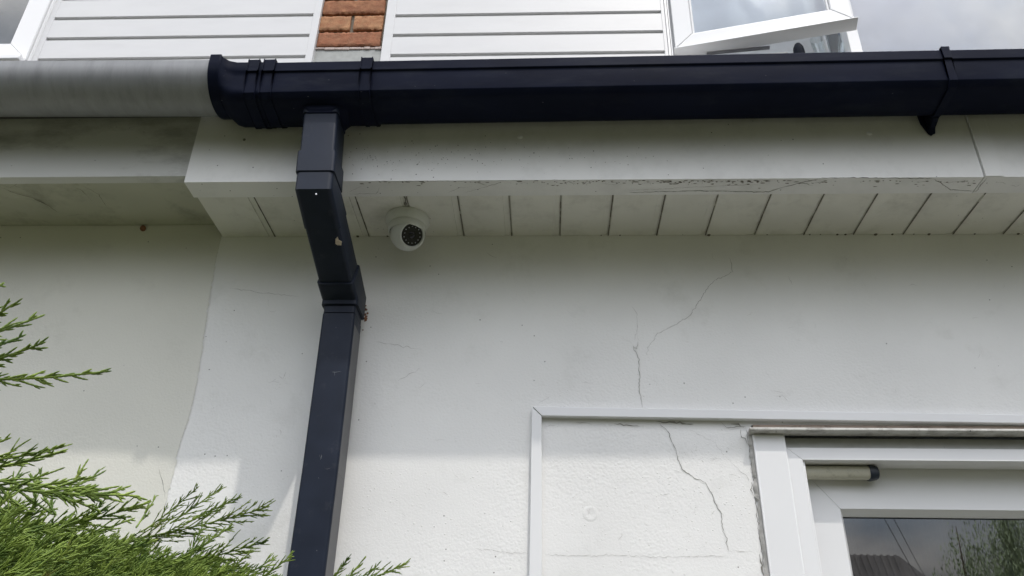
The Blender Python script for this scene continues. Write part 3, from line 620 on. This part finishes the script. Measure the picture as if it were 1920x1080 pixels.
# black square gutter
gut = empty('black_gutter', (0, F, 2.70), 'navy black square gutter with clips along the eaves, ending in an outlet and joint', 'gutter')
zr = lambda x: .0085*(x-.73)
OUT = [(-.206, 2.722), (-.206, 2.676), (-.212, 2.664), (-.232, 2.647), (-.246, 2.643), (-.298, 2.647), (-.306, 2.649), (-.3155, 2.658), (-.3165, 2.703), (-.320, 2.7045), (-.320, 2.7265)]
def offs(P, d):   # grow profile outwards
    out = []
    c = (-.26, 2.70)
    for y, z in P: out.append((y-d if y < c[0] else y+d*.4, z-d if z < 2.69 else z))
    return out
def channel(mb, x0, x1, O, t=.0025, dz=zr):
    I = [(y+t if y < -.26 else y-t, z+t if z < 2.69 else z) for y, z in O][::-1]
    mb.prism_x(O + I, [x0+(x1-x0)*k/12 for k in range(13)], dz=dz)
xl_out = at(524, 150, -.316).x; xr_out = at(690, 150, -.316).x; xl_end = at(396, 150, -.316).x
mb = MB(); channel(mb, xr_out-.01, 4.0, OUT); gb = mb.build('gutter_length', MT['gutter_black'], gut, bevel=.0012, angle=25)
# running outlet
mb = MB(); O2 = offs(OUT, .0022); O2[-1] = (-.322, 2.7255); O2[-2] = (-.322, 2.7035); channel(mb, xl_out-.03, xr_out, O2)
ou = mb.build('running_outlet', MT['gutter_black'], gut, bevel=.0012, angle=25)
PX = -.4205; PYc = -.258
mb = MB(); hump = []
for k in range(9):
    t_ = k/8; r_ = .034+.022*(1-math.sin(t_*math.pi/2)); z_ = 2.640-.0*t_-.018*t_; z_ = 2.649-.022*t_
    hump.append(rrect(Vector((PX, PYc, z_+zr(PX))), Vector((1, 0, 0)), U, r_*1.0, min(r_, .0365), r_*.55 if k < 8 else .01, 5))
mb.rings(hump); mb.build('outlet_funnel', MT['gutter_black'], gut, smooth=True, angle=60)
# clips
def clip(xc, wd, name='gutter_clip', d=.003, rib=True):
    O = offs(OUT, d); O[-1] = (-.3235-d*.2, 2.7315); O[-2] = (-.3235-d*.2, 2.7035); O.append((-.312, 2.7315)); O.append((-.312, 2.722))
    mb = MB(); t = .0022
    P = [v for v in O]; n = len(P); V = []; F_ = []
    I = [(y+t if y < -.26 else y-t, (z+t if z < 2.69 else z-.0008)) for y, z in P]
    mb.prism_x(P+I[::-1], [xc-wd/2, xc+wd/2], dz=zr)
    for s in ((-1, 1) if rib else ()):   # raised rib along each edge
        R2 = [(y-.0012 if y < -.26 else y+.0005, z-.0012 if z < 2.69 else z+.001) for y, z in P[:-2]]
        mb.prism_x(R2+[(y, z) for y, z in P[:-2]][::-1], [xc+s*wd/2-(.002 if s > 0 else 0), xc+s*wd/2+(.002 if s < 0 else 0)], dz=zr)
    return mb.build(name, MT['gutter_black'], gut, bevel=.0007, angle=25)
def xat(px, py=110): return at(px, py, -.322).x
clip(xat(508), .0235); clip(xat(689), .0225)
clip(xat(479), .0225, d=.0038)
# support bracket with its foot on the fascia
xb = xat(1776, 105); clip(xb, .0145, d=.0042, rib=False)
mb = MB(); mb.prism_x([(F-.0002, 2.70), (F-.0002, 2.628), (F-.006, 2.622), (F-.012, 2.632), (-.235, 2.639), (-.235, 2.70)], [xb-.006, xb+.006], dz=lambda x: zr(x)); mb.build('bracket_foot', MT['gutter_black'], gut, bevel=.002)
mb = MB(); zb_ = zr(xb); mb.poly_y([(xb-.017, 2.672+zb_), (xb-.015, 2.650+zb_), (xb-.006, 2.626+zb_), (xb-.001, 2.621+zb_), (xb+.005, 2.626+zb_), (xb+.007, 2.672+zb_)], F-.005, F-.0003); mb.build('bracket_plate', MT['gutter_black'], gut, bevel=.002)
# square to half-round adaptor
mb = MB(); n_ = 40
def hr_prof(r, dz0):
    out = [(yc-r, .006+dz0)]
    for k in range(n_+1): q = math.pi+math.pi*k/n_; out.append((yc+r*math.cos(q), -.012+dz0+r*.98*math.sin(q)))
    out.append((yc+r, .006+dz0)); return out
def resamp(P, n):
    d = [0]
    for a, b_ in zip(P[:-1], P[1:]): d.append(d[-1]+math.hypot(b_[0]-a[0], b_[1]-a[1]))
    out = []
    for i in range(n):
        t = d[-1]*i/(n-1); j = max(k for k in range(len(d)) if d[k] <= t+1e-9); j = min(j, len(P)-2); f_ = (t-d[j])/(d[j+1]-d[j]); out.append((P[j][0]+(P[j+1][0]-P[j][0])*f_, P[j][1]+(P[j+1][1]-P[j][1])*f_))
    return out
NN = 44; zA = zgf(xl_end)
A_ = resamp([(y, z+zA) for y, z in hr_prof(rO+.003, 0)], NN); sqp = [(y, z+zr(-.56)) for y, z in offs(OUT, .0022)][::-1]; B_ = resamp(sqp, NN)
xs_ = [xl_end, xl_end+.018, xl_end+.022, xl_end+.032, xl_end+.045, xl_out-.028]
def mixp(f, g=0): return [(a[0]*(1-f)+b_[0]*f-(g if a[0] < -.25 else -g*.3), a[1]*(1-f)+b_[1]*f-(g if a[1] < zA-.02 else -g)) for a, b_ in zip(A_, B_)]
secs = [mixp(0, .002), mixp(0, .002), mixp(.2), mixp(.75), mixp(.97), mixp(1)]
V = []; F_ = []; t = .003
for x_, s_ in zip(xs_, secs):
    inn = [(y+t if y < -.25 else y-t, z+(t if z < zA-.02 else 0)) for y, z in s_]
    V.append([Vector((x_, y, z)) for y, z in s_+inn[::-1]])
mb.rings(V); mb.build('adaptor', MT['gutter_black'], gut, smooth=True, angle=45)
mb = MB(); collar = [(y, z+zA) for y, z in hr_prof(rO+.0075, .002)]; inn = [(y, z+zA) for y, z in hr_prof(rO+.003, .002)]
mb.rings([[Vector((x_, y, z)) for y, z in collar+inn[::-1]] for x_ in (xl_end-.001, xl_end+.021)]); mb.build('collar', MT['gutter_black'], gut, bevel=.002, angle=40)

# ================================================================ downpipe
dp = empty('downpipe', (-.393, -.05, 0), 'dark square downpipe with an offset neck dropping from the gutter outlet down the wall', 'downpipe')
QA = Vector((0, -.258, 2.4635)); QB = Vector((0, -.052, 2.3535))
path = [Vector((-.4225, -.258, 2.66)), Vector((-.4105, -.258, 2.4635)), Vector((-.3945, -.052, 2.3535)), Vector((-.390, -.052, 2.0)), Vector((-.388, -.052, .0))]
cum = [0]
for a, b_ in zip(path[:-1], path[1:]): cum.append(cum[-1]+(b_-a).length)
def pt(s_):
    for k in range(len(path)-1):
        if s_ <= cum[k+1]+1e-9: return path[k].lerp(path[k+1], (s_-cum[k])/(cum[k+1]-cum[k])), k
    return path[-1], len(path)-2
XA = Vector((1, 0, 0))
def sect(s_, h, r=.006):
    for k in range(1, len(path)-1):      # mitre at a corner
        if abs(s_-cum[k]) < 1e-6:
            d1 = (path[k]-path[k-1]).normalized(); d2 = (path[k+1]-path[k]).normalized(); tt = (d1+d2).normalized()
            v = XA.cross(tt).normalized(); sc_ = 1/max(.3, tt.dot(d1)); c = path[k]
            return [c+XA*(p.x)+v*(p.y*sc_) for p in rrect(Vector((0, 0, 0)), Vector((1, 0, 0)), Vector((0, 1, 0)), h, h, r)]
    p, k = pt(s_); d = (path[k+1]-path[k]).normalized(); v = XA.cross(d).normalized()
    return [p+XA*q.x+v*q.y for q in rrect(Vector((0, 0, 0)), Vector((1, 0, 0)), Vector((0, 1, 0)), h, h, r)]
def seg(name, s0, s1, h, r=.006, lip=True, m='pipe_black'):
    ks = [s0]+[c for c in cum[1:-1] if s0+1e-4 < c < s1-1e-4]+[s1]; rs = []
    # round the corners a little: sections just before and after
    for i, s_ in enumerate(ks):
        rs.append(sect(s_, h, r))
    if lip: rs = [sect(s0, h-.0018, r)]+[sect(s0+.0009, h, r)]+rs[1:-1]+[sect(s1-.0009, h, r), sect(s1, h-.0018, r)]
    mb = MB(); mb.rings(rs); return mb.build(name, MT[m], dp, smooth=True, angle=30)
S = lambda z: (2.66-z)*cum[1]/(2.66-2.4635)          # distance down the top leg
seg('outlet_stub', S(2.655), S(2.619), .0335)
seg('pipe_length', S(2.6185), S(2.525), .0322)
seg('socket', S(2.529), S(2.482), .0352)
nb_ = cum[1]
seg('upper_bend', S(2.4815), nb_+.062, .0335, r=.009)
nk = cum[2]-cum[1]
seg('neck_pipe', nb_+.055, cum[2]-.04, .0315)
seg('lower_bend', cum[2]-.058, cum[2]+.030, .0352, r=.008)
seg('coupling', cum[2]+.0302, cum[2]+.046, .0305)
seg('long_pipe', cum[2]+.0465, cum[-1], .0312)
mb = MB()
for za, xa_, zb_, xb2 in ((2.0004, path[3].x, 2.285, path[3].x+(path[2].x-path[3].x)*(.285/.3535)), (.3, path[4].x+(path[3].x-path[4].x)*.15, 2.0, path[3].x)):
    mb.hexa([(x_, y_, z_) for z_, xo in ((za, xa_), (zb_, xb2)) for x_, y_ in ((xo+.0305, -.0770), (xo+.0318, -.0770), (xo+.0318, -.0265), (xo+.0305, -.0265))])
mb.build('painted_side_sheen', mat('sheen_painted_pvc', (.10, .10, .105), rough=.55, var=.15, vs=20, dirt=.3, ds=30, dc=(.05, .05, .055)), dp)  # lighter side plate: grazing reflection of the sunlit wall painted as grey
# seam on the long pipe's right edge, screw, scars, peeled patch
mb = MB(); c = at(593, 364, -.2925); mb.lathe([(.0001, .001), (.0014, .001), (.0018, 0)], c, (0, -1, 0), 10)
mb.build('screw', mat('pale_screw', (.6, .6, .6), rough=.3, metal=.6), dp)
dn = (path[2]-path[1]).normalized(); vn = Vector((0, dn.z, -dn.y)); vn = vn if vn.z < 0 else -vn
def on_neck(px, py, h=.0319):
    P0 = path[1]+vn*h; d = ray(px, py); return CAM+d*((P0-CAM).dot(vn)/d.dot(vn))
mb = MB(); pts = [(629, 448), (633, 444), (635, 450), (641, 453), (640, 460), (633, 460), (629, 457)]
P = [on_neck(*p) for p in pts]; mb.add(P+[p-vn*.0006 for p in P], [tuple(range(7)), tuple(range(7, 14))[::-1]]+[(i, (i+1) % 7, (i+1) % 7+7, i+7) for i in range(7)]); mb.build('peeled_patch', MT['chip'], dp)
mb = MB(); rr = random.Random(6)
scm = mat('scratch', (.28, .29, .30), rough=.8)
for pts in [[(622, 697), (628, 698), (640, 697)], [(626, 697), (628, 704)], [(599, 853), (602, 860)], [(603, 852), (601, 862)], [(610, 878), (618, 878)], [(597, 895), (598, 897)]]:
    mb = MB(); ribbon(mb, pxline(pts, -.0838), .0008, -.0838, jit=.0005, step=.003, rnd=rr); mb.build('scratch', scm, dp)
mb = MB()
for _ in range(14):
    q = at(685+rr.gauss(0, 2), 592+rr.gauss(0, 16), 0); r0 = rr.uniform(.001, .003); mb.lathe([(.0001, r0*.3), (r0, 0)], (q.x, -.0006, q.z), (0, -1, 0), 7)
mb.build('rust_stain', MT['rust'], wall)
# web between the neck and the camera side
# ================================================================ security camera
bc = Vector((-.2825, -.066, ZS)); scam = empty('security_camera', tuple(bc), 'small white dome security camera with a ring of infrared lights under the eaves', 'security camera')
mb = MB(); mb.lathe([(.0001, 0), (.0445, 0), (.0448, -.003), (.0438, -.009), (.0405, -.017), (.0385, -.0195), (.0390, -.0205), (.0388, -.025), (.0372, -.031), (.0345, -.034)], bc-Vector((0, 0, .0004)), n=64)
mb.build('base', MT['camera_white'], scam, smooth=True, angle=30)
ctr = at(764.5, 438.5, -.066); RB = .0352
lensc = at(773, 443, -.10); tocam = (CAM-ctr).normalized(); sd_ = RT
face = (tocam + RT*.42 - UP*.10).normalized()
a_ = face.orthogonal().normalized()
mb = MB(); K = 26; th0 = R_(51)
mb.lathe([(RB*math.sin(th), RB*math.cos(th)) for th in [th0+(math.pi-th0)*k/K for k in range(K+1)]], ctr, face, 64); ball = mb.build('eyeball_housing', MT['camera_white'], scam, smooth=True, angle=60)
hf = RB*math.cos(th0); rf = RB*math.sin(th0)
mb = MB(); mb.lathe([(rf, hf), (rf*1.0, hf+.002), (rf*.93, hf+.0042), (rf*.86, hf+.0042), (rf*.82, hf+.001), (rf*.80, hf-.002)], ctr, face, 64); mb.build('front_ring', MT['camera_white'], scam, smooth=True, angle=40)
mb = MB(); mb.lathe([(.0001, hf+.0018), (rf*.78, hf+.0018), (rf*.815, hf+.0008)], ctr, face, 48); lens = mb.build('lens_window', MT['lens_black'], scam, smooth=True)
b2 = face.cross(a_)
mb0 = None
for k in range(14):
    q = 2*math.pi*k/14; rad = rf*(.63 if k % 2 else .60); c = ctr+face*(hf+.0019)+(a_*math.cos(q)+b2*math.sin(q))*rad
    mb = MB(); mb.lathe([(.0001, .0012), (.0010, .0008), (.0013, 0)], c, face, 12); mb.build('infrared_light', MT['led'], lens, smooth=True)
mb = MB(); mb.lathe([(.0001, .0030), (.003, .0028), (.0062, .001), (.007, 0)], ctr+face*(hf+.0018), face, 32); mb.build('lens', MT['lens_black'], lens, smooth=True)
# dark slot between shell and eyeball, upper right side
mb = MB(); V = []; F_ = []
slotdir = (RT*.80+UP*.42).normalized(); e1 = face; e2 = slotdir-face*slotdir.dot(face); e2.normalize(); e3 = e1.cross(e2)
for k in range(25):
    q = R_(-62+124*k/24); u_ = e2*math.cos(q)+e3*math.sin(q); wv = .30*math.cos(q*1.35)
    for dth in (0, wv): th = th0+.08+dth; V.append(ctr+(e1*math.cos(th)+u_*math.sin(th))*(RB+.0004))
for k in range(24): F_.append((2*k, 2*k+1, 2*k+3, 2*k+2))
mb.add(V, F_); mb.build('swivel_slot', MT['lens_black'], scam)
mb = MB(); t0 = atz(760, 383, ZS-.002); mb.lathe([(.0001, .003), (.003, .002), (.0035, 0)], (t0.x, t0.y, ZS-.001), (0, -.5, -1), 10)
mb.tube([(t0.x, t0.y, ZS-.001), (t0.x+.003, t0.y-.015, ZS-.0005), (t0.x, -.150, ZS-.0006)], .0012, 8); mb.build('cable_hole', MT['crack'], scam)

# ================================================================ conifer in the corner
tree = empty('conifer', (-1.05, -.55, .0), 'feathery green conifer reaching up in front of the wall at the lower left', 'conifer')
mb = MB(); mb.tube([(-1.05, -.55, 0), (-1.04, -.54, .6), (-1.06, -.53, 1.2), (-1.08, -.52, 1.75)], [.05, .042, .03, .014], 12); mb.build('trunk', MT['wood_grain'], tree, smooth=True)
SP = []                                        # spindles: base, direction, length, radius
def spindle(p, d, l, r): SP.append((p.x, p.y, p.z, d.x, d.y, d.z, l, r))
rf_ = random.Random(21)
def rnd_dir(d, s_): return (d+Vector((rf_.gauss(0, s_), rf_.gauss(0, s_), rf_.gauss(0, s_)))).normalized()
def chain(p, d, l, r, curl=Vector((0, 0, 0)), st=.0042, twig=True, nrm=None):
    n = max(2, int(l/st)); q = p.copy(); side = 1
    for i in range(n):
        f_ = 1-i/n; d = (d+curl*(1/n)+Vector((rf_.gauss(0, .03), rf_.gauss(0, .03), rf_.gauss(0, .03)))).normalized()
        spindle(q, d, st*1.9, r*(.62+.45*f_))
        if twig and i > 0 and rf_.random() < .5*min(1, f_*2.2):
            side = -side; s_ = nrm.cross(d).normalized()*side if nrm else d.orthogonal()
            dd = rnd_dir(d*1+s_*rf_.uniform(.24, .44), .08); ll = st*rf_.uniform(1.6, 3.4)*(.55+f_*.6)
            spindle(q, dd, ll, r*.8)
            if ll > st*2.4: spindle(q+dd*ll*.7, rnd_dir(dd, .15), ll*.7, r*.6)
        q = q+d*st
    return q
def spray(p, e, r=.0011, dens=1., spread=.34, up=Vector((0, 0, .25)), nrm=None):
    r *= 1.15; dens *= .8; spread *= 1.0
    ax = e-p; l = ax.length; d = ax.normalized(); toc = (CAM-p).normalized()
    nrm = nrm or rnd_dir(toc, .3); n = max(3, int(l/.010*dens)); side = 1; c = p.copy()
    bend = up*.5-d*(up.dot(d))*.5
    q = p.copy(); d0 = (d-bend*.5).normalized(); st = .0042; N_ = max(3, int(l/st)); every = max(2, int(N_/n))
    for i in range(N_):
        f_ = 1-i/N_; dd = (d0+bend*(i/N_)+Vector((rf_.gauss(0, .03), rf_.gauss(0, .03), rf_.gauss(0, .03)))).normalized()
        spindle(q, dd, st*1.9, r*(.8+.5*f_))
        if i % every == 0 and i > 1:
            side = -side; s_ = nrm.cross(dd).normalized()*side; sl_ = l*spread*(.30+.9*f_)*rf_.uniform(.55, 1.15)
            sd2 = rnd_dir(dd+s_*rf_.uniform(.28, .58), .10); sl_ = min(sl_, .075)
            if sl_ > .008: chain(q, sd2, sl_, r*.95, curl=(dd*.35+up*.2), nrm=nrm)
        elif rf_.random() < .5:
            s_ = nrm.cross(dd).normalized()*rf_.choice((-1, 1)); spindle(q, rnd_dir(dd+s_*.5, .1), st*2.2, r*.85)
        q = q+dd*st
HERO = [((-60, 712), (212, 694), -.74, .0012), ((-60, 690), (84, 643), -.78, .0013), ((-60, 668), (46, 628), -.74, .0013), ((-60, 640), (84, 588), -.80, .0012), ((-50, 618), (42, 560), -.76, .0013), ((-40, 560), (9, 530), -.76, .0012),
        ((-60, 885), (124, 843), -.70, .0012), ((-60, 870), (118, 838), -.66, .0012), ((-50, 845), (22, 820), -.7, .0012),
        ((-80, 905), (200, 930), -.66, .0014), ((40, 905), (262, 932), -.64, .0014), ((128, 918), (166, 858), -.62, .0011), ((120, 922), (197, 882), -.62, .0011), ((100, 918), (186, 957), -.58, .0012),
        ((215, 1018), (508, 951), -.07, .0012), ((270, 995), (373, 914), -.06, .0011), ((318, 982), (418, 911), -.06, .0011), ((360, 972), (451, 930), -.07, .0011),
        ((240, 1080), (502, 1012), -.16, .0012), ((320, 1060), (434, 985), -.14, .0012), ((335, 1085), (382, 982), -.10, .0011), ((60, 1000), (285, 938), -.42, .0013), ((140, 1010), (252, 972), -.36, .0013), ((90, 1000), (208, 948), -.42, .0012),
        ((420, 1100), (520, 1040), -.12, .0012), ((455, 1110), (548, 1040), -.11, .0012), ((380, 1110), (475, 1030), -.14, .0012), ((300, 1090), (420, 1020), -.2, .0012),
        ((150, 985), (205, 930), -.4, .0012), ((255, 990), (290, 935), -.3, .0012),
        ((600, 1115), (762, 1056), -.12, .0011), ((605, 1105), (656, 1044), -.11, .0011), ((630, 1110), (686, 1041), -.12, .0011), ((660, 1108), (716, 1051), -.12, .0011), ((10, 930), (45, 868), -.5, .0012), ((60, 960), (78, 880), -.5, .0012), ((105, 965), (60, 890), -.52, .0012)]
for a, b_, Y_, r_ in HERO:
    p = at(a[0], a[1], Y_); e = at(b_[0], b_[1], Y_-rf_.uniform(-.03, .02)); spray(p, e, r=r_, dens=1.1, spread=.36 if a[1] > 800 or b_[0] < 100 else .20)
# body of the crown: branchlets filling the volume below and to the left
def edge_y(px):   # the outline of the mass in the photograph
    K_ = [(-300, 870), (0, 905), (100, 945), (200, 985), (330, 1010), (430, 1040), (540, 1072), (700, 1130)]
    for (x0_, y0_), (x1_, y1_) in zip(K_[:-1], K_[1:]):
        if px <= x1_: return y0_+(y1_-y0_)*(px-x0_)/(x1_-x0_)
    return 1150
cnt = 0
while cnt < 1350:
    px = rf_.uniform(-260, 560); Y_ = -.06-.70*rf_.random()**1.25*max(.12, min(1, (520-px)/420)); lim = edge_y(px)
    py = lim+rf_.random()**1.3*(300)+8
    p0 = at(px-rf_.uniform(60, 150), py+rf_.uniform(30, 110), Y_)
    a0 = R_(rf_.gauss(36 if px > 60 else 46, 13)); tgt = at(px, py, Y_-rf_.uniform(-.03, .04)); d = Vector((math.cos(a0), rf_.gauss(-.03, .16), math.sin(a0))).normalized()
    l_ = rf_.uniform(.08, .17)
    spray(tgt-d*l_, tgt, r=.0012, dens=.9, spread=.34); cnt += 1
# lower crown that stands below the frame, coarser
for _ in range(260):
    z_ = rf_.uniform(.25, 1.75); rad = .15+.42*(1-abs(z_-.9)/1.3); q = rf_.uniform(0, 6.28); c_ = Vector((-1.0+rad*math.cos(q), max(-1.0, min(-.06, -.5+rad*.8*math.sin(q))), z_))
    d = Vector((math.cos(q), math.sin(q)*.8, .9)).normalized(); spray(c_-d*.12, c_+d*.05, r=.0022, dens=.45, spread=.4)
A = np.array(SP); n = len(A); P0 = A[:, :3]; D = A[:, 3:6]; Ln = A[:, 6:7]; Rr = A[:, 7:8]
ref = np.where(np.abs(D[:, 2:3]) < .9, [[0, 0, 1.]], [[1., 0, 0]]); S1 = np.cross(D, ref); S1 /= np.linalg.norm(S1, axis=1, keepdims=True); S2 = np.cross(D, S1)
vs = []
for tpos, rs in ((0, .55), (.38, 1.0), (.78, .62)):
    for k in range(4):
        q = math.pi/2*k+.4*tpos; vs.append(P0+D*Ln*tpos+(S1*math.cos(q)+S2*math.sin(q))*Rr*rs)
vs.append(P0+D*Ln)
Vv = np.stack(vs, 1).reshape(-1, 3) - np.array(tree.location)
fq = []
for b0 in (0, 4):
    for k in range(4): fq.append((b0+k, b0+(k+1) % 4, b0+4+(k+1) % 4, b0+4+k))
ft = [(8+k, 8+(k+1) % 4, 12) for k in range(4)]
base = (np.arange(n)*13)[:, None, None]
Q = (np.array(fq)[None]+base).reshape(-1, 4); T = (np.array(ft)[None]+base).reshape(-1, 3)
me = bpy.data.meshes.new('foliage'); me.vertices.add(len(Vv)); me.vertices.foreach_set('co', Vv.ravel().astype(np.float32))
nl = Q.size+T.size; me.loops.add(nl); me.loops.foreach_set('vertex_index', np.concatenate([Q.ravel(), T.ravel()]).astype(np.int32))
me.polygons.add(len(Q)+len(T)); ls = np.concatenate([np.arange(len(Q))*4, Q.size+np.arange(len(T))*3]).astype(np.int32)
me.polygons.foreach_set('loop_start', ls); me.update(calc_edges=True); me.validate()
me.polygons.foreach_set('use_smooth', np.ones(len(me.polygons), bool))
fm = bpy.data.materials.new('conifer_scales'); fm.use_nodes = True; t = fm.node_tree; l = t.links.new; b = t.nodes['Principled BSDF']
co = N(t, 'ShaderNodeTexCoord'); n1 = N(t, 'ShaderNodeTexNoise'); n1.inputs['Scale'].default_value = 38; n1.inputs['Detail'].default_value = 5; l(co.outputs['Object'], n1.inputs['Vector'])
cr = N(t, 'ShaderNodeValToRGB'); cr.color_ramp.elements[0].position = .32; cr.color_ramp.elements[1].position = .68
cr.color_ramp.elements[0].color = (.07, .13, .02, 1); cr.color_ramp.elements[1].color = (.30, .40, .075, 1); e_ = cr.color_ramp.elements.new(.80); e_.color = (.30, .24, .09, 1)
l(n1.outputs['Fac'], cr.inputs[0]); l(cr.outputs[0], b.inputs['Base Color'])
b.inputs['Roughness'].default_value = .5; b.inputs['Specular IOR Level'].default_value = .35
tl_ = N(t, 'ShaderNodeBsdfTranslucent'); l(cr.outputs[0], tl_.inputs[0]); mx = N(t, 'ShaderNodeMixShader'); mx.inputs[0].default_value = .25
l(b.outputs[0], mx.inputs[1]); l(tl_.outputs[0], mx.inputs[2]); l(mx.outputs[0], t.nodes['Material Output'].inputs[0])
me.materials.append(fm); fo = bpy.data.objects.new('foliage', me); sc.collection.objects.link(fo); fo.parent = tree
mb = MB()
for _ in range(26):
    z_ = rf_.uniform(.3, 1.6); q = rf_.uniform(0, 6.28); l_ = rf_.uniform(.25, .5); d = Vector((math.cos(q), math.sin(q)*.7, .8)).normalized()*l_
    c_ = Vector((-1.05, -.54, z_)); e = c_+d; e.y = min(e.y, -.08); mb.tube([c_, c_.lerp(e, .5)+Vector((0, 0, -.02)), e], [.009, .006, .003], 6)
mb.build('branch', MT['wood_grain'], tree, smooth=True)
print('spindles', n)

# ================================================================ across the garden (seen mirrored in the door glass)
GY = YD+.0215
a = mirrored(1570, 1036, -14, GY); b_ = mirrored(1693, 1036, -14, GY); c_ = mirrored(1740, 1080, -14, GY)
oh = empty('house', ((a.x+b_.x)/2, -16, 0), 'brown house with a dark ribbed roof, seen mirrored in the door glass', 'house')
rz = a.z; ex = (c_.x-b_.x)/(b_.z-c_.z); ze = 2.5
mb = MB(); mb.box(a.x-5, b_.x+ex*(rz-ze)-.3, -19.5, -13.6, 0, ze); mb.build('wall', MT['opposite'], oh)
mb = MB(); x1_ = b_.x+ex*(rz-ze)
mb.add([(a.x-6, -13.2, ze), (x1_, -13.2, ze), (b_.x, -14.2, rz), (a.x-6, -14.2, rz), (a.x-6, -19.8, ze), (x1_, -19.8, ze), (b_.x, -18.8, rz), (a.x-6, -18.8, rz)], [(0, 1, 2, 3), (1, 5, 6, 2), (4, 7, 6, 5), (3, 2, 6, 7), (0, 3, 7, 4), (0, 4, 5, 1)])
rf2 = mb.build('roof', MT['tile'], oh)
mb = MB(); x = a.x-6
while x < b_.x:
    mb.hexa([(x, -13.24, ze+.01), (x+.05, -13.24, ze+.01), (x+.05, -14.2, rz+.0), (x, -14.2, rz+.0), (x, -13.22, ze+.03), (x+.05, -13.22, ze+.03), (x+.05, -14.18, rz+.015), (x, -14.18, rz+.015)]); x += .12
mb.build('roof_rib', MT['tile'], rf2)
def willow(px, py, Y_, h_extra, n_, lab, seed):
    r_ = random.Random(seed); top = mirrored(px, py, Y_, GY); H = top.z+h_extra
    w_ = empty('willow_tree', (top.x, Y_, 0), lab, 'tree', 'willows across the garden')
    mb = MB(); mb.tube([(top.x, Y_, 0), (top.x+.1, Y_, H*.4), (top.x-.05, Y_, H*.75), (top.x, Y_, H*.97)], [.14, .09, .02, .005], 10); mb.build('trunk', MT['wood_grain'], w_, smooth=True)
    V = []; F_ = []
    for _ in range(n_):
        q = r_.uniform(0, 6.28); rad = abs(r_.gauss(0, .55)); x_, y_ = top.x+rad*math.cos(q), Y_+rad*math.sin(q); z_ = H-rad*.9-r_.random()*1.3; ln = r_.uniform(.6, 2.2)
        k = 0; sw = r_.uniform(-.15, .15)
        while k < ln:
            for _2 in range(2):
                a1 = r_.uniform(0, 6.28); L2 = r_.uniform(.04, .09); p = Vector((x_+sw*k+r_.gauss(0, .03), y_+r_.gauss(0, .03), z_-k)); dv = Vector((math.cos(a1)*.5, math.sin(a1)*.5, -1)).normalized()*L2; sdv = Vector((-math.sin(a1), math.cos(a1), 0))*.007
                o_ = len(V); V += [p, p+dv*.5+sdv, p+dv, p+dv*.5-sdv]; F_.append((o_, o_+1, o_+2, o_+3))
            k += .05
    mb = MB(); mb.add(V, F_); lm = mat('willow_leaf', (.24, .30, .15), rough=.6, var=.3, vs=3); mb.build('crown', lm, w_)
willow(1795, 995, -11, .2, 150, 'thin willow seen mirrored in the middle of the door glass', 1)
willow(1878, 960, -10.5, .5, 420, 'fuller willow seen mirrored near the right edge of the door glass', 2)
willow(1990, 950, -12, .6, 150, 'willow seen mirrored beyond the right edge of the door glass', 3)
# overhead cables
cabm = mat('cable', (.03, .03, .03), rough=.6); p1 = mirrored(1655, 960, -9, GY); p2 = mirrored(1700, 1040, -12, GY)
for o_, lab_ in ((0, 'dark overhead cable, the left one of two mirrored in the door glass'), (.10, 'dark overhead cable, the right one of two mirrored in the door glass')):
    mb = MB(); q1 = p1+(p1-p2)*.6+Vector((o_, 0, 0)); q2 = p2+(p2-p1)*1.2+Vector((o_*1.5, 0, 0)); mb.tube([q1.lerp(q2, k/10)-Vector((0, 0, .1*math.sin(math.pi*k/10))) for k in range(11)], .0045, 6)
    tag(mb.build('overhead_cable', cabm, None), lab_, 'cable')

# unseen leafy screens added behind the viewer to block low sky
for hx0, hx1, hy_, hh, lab in ((-16, 3.2, -8.6, 3.3, 'dark leafy screen added unseen behind the viewer to block low sky, left of the willows'), (9.6, 22, -9.4, 3.1, 'dark leafy screen added unseen behind the viewer to block low sky, right of the willows')):
    r_ = random.Random(int(hx0)); V = []; F_ = []
    for _ in range(9000):
        x_ = r_.uniform(hx0, hx1); fr_ = r_.random(); z_ = hh*fr_+r_.gauss(0, .05); y_ = hy_+r_.gauss(0, .12)
        p = Vector((x_, y_, max(.02, z_))); u_ = Vector((r_.gauss(0, 1), r_.gauss(0, 1), r_.gauss(0, 1))).normalized()*.10; v_ = u_.orthogonal().normalized()*.06
        o_ = len(V); V += [p-u_, p+v_, p+u_, p-v_]; F_.append((o_, o_+1, o_+2, o_+3))
    mb = MB(); mb.add(V, F_); mb.box(hx0, hx1, hy_-.7, hy_-.15, 0, hh-.05)
    tag(mb.build('sky_screen', mat('sky_screen_leaf', (.035, .06, .018), rough=.7, var=.4, vs=2), None), lab, 'sky_screen')
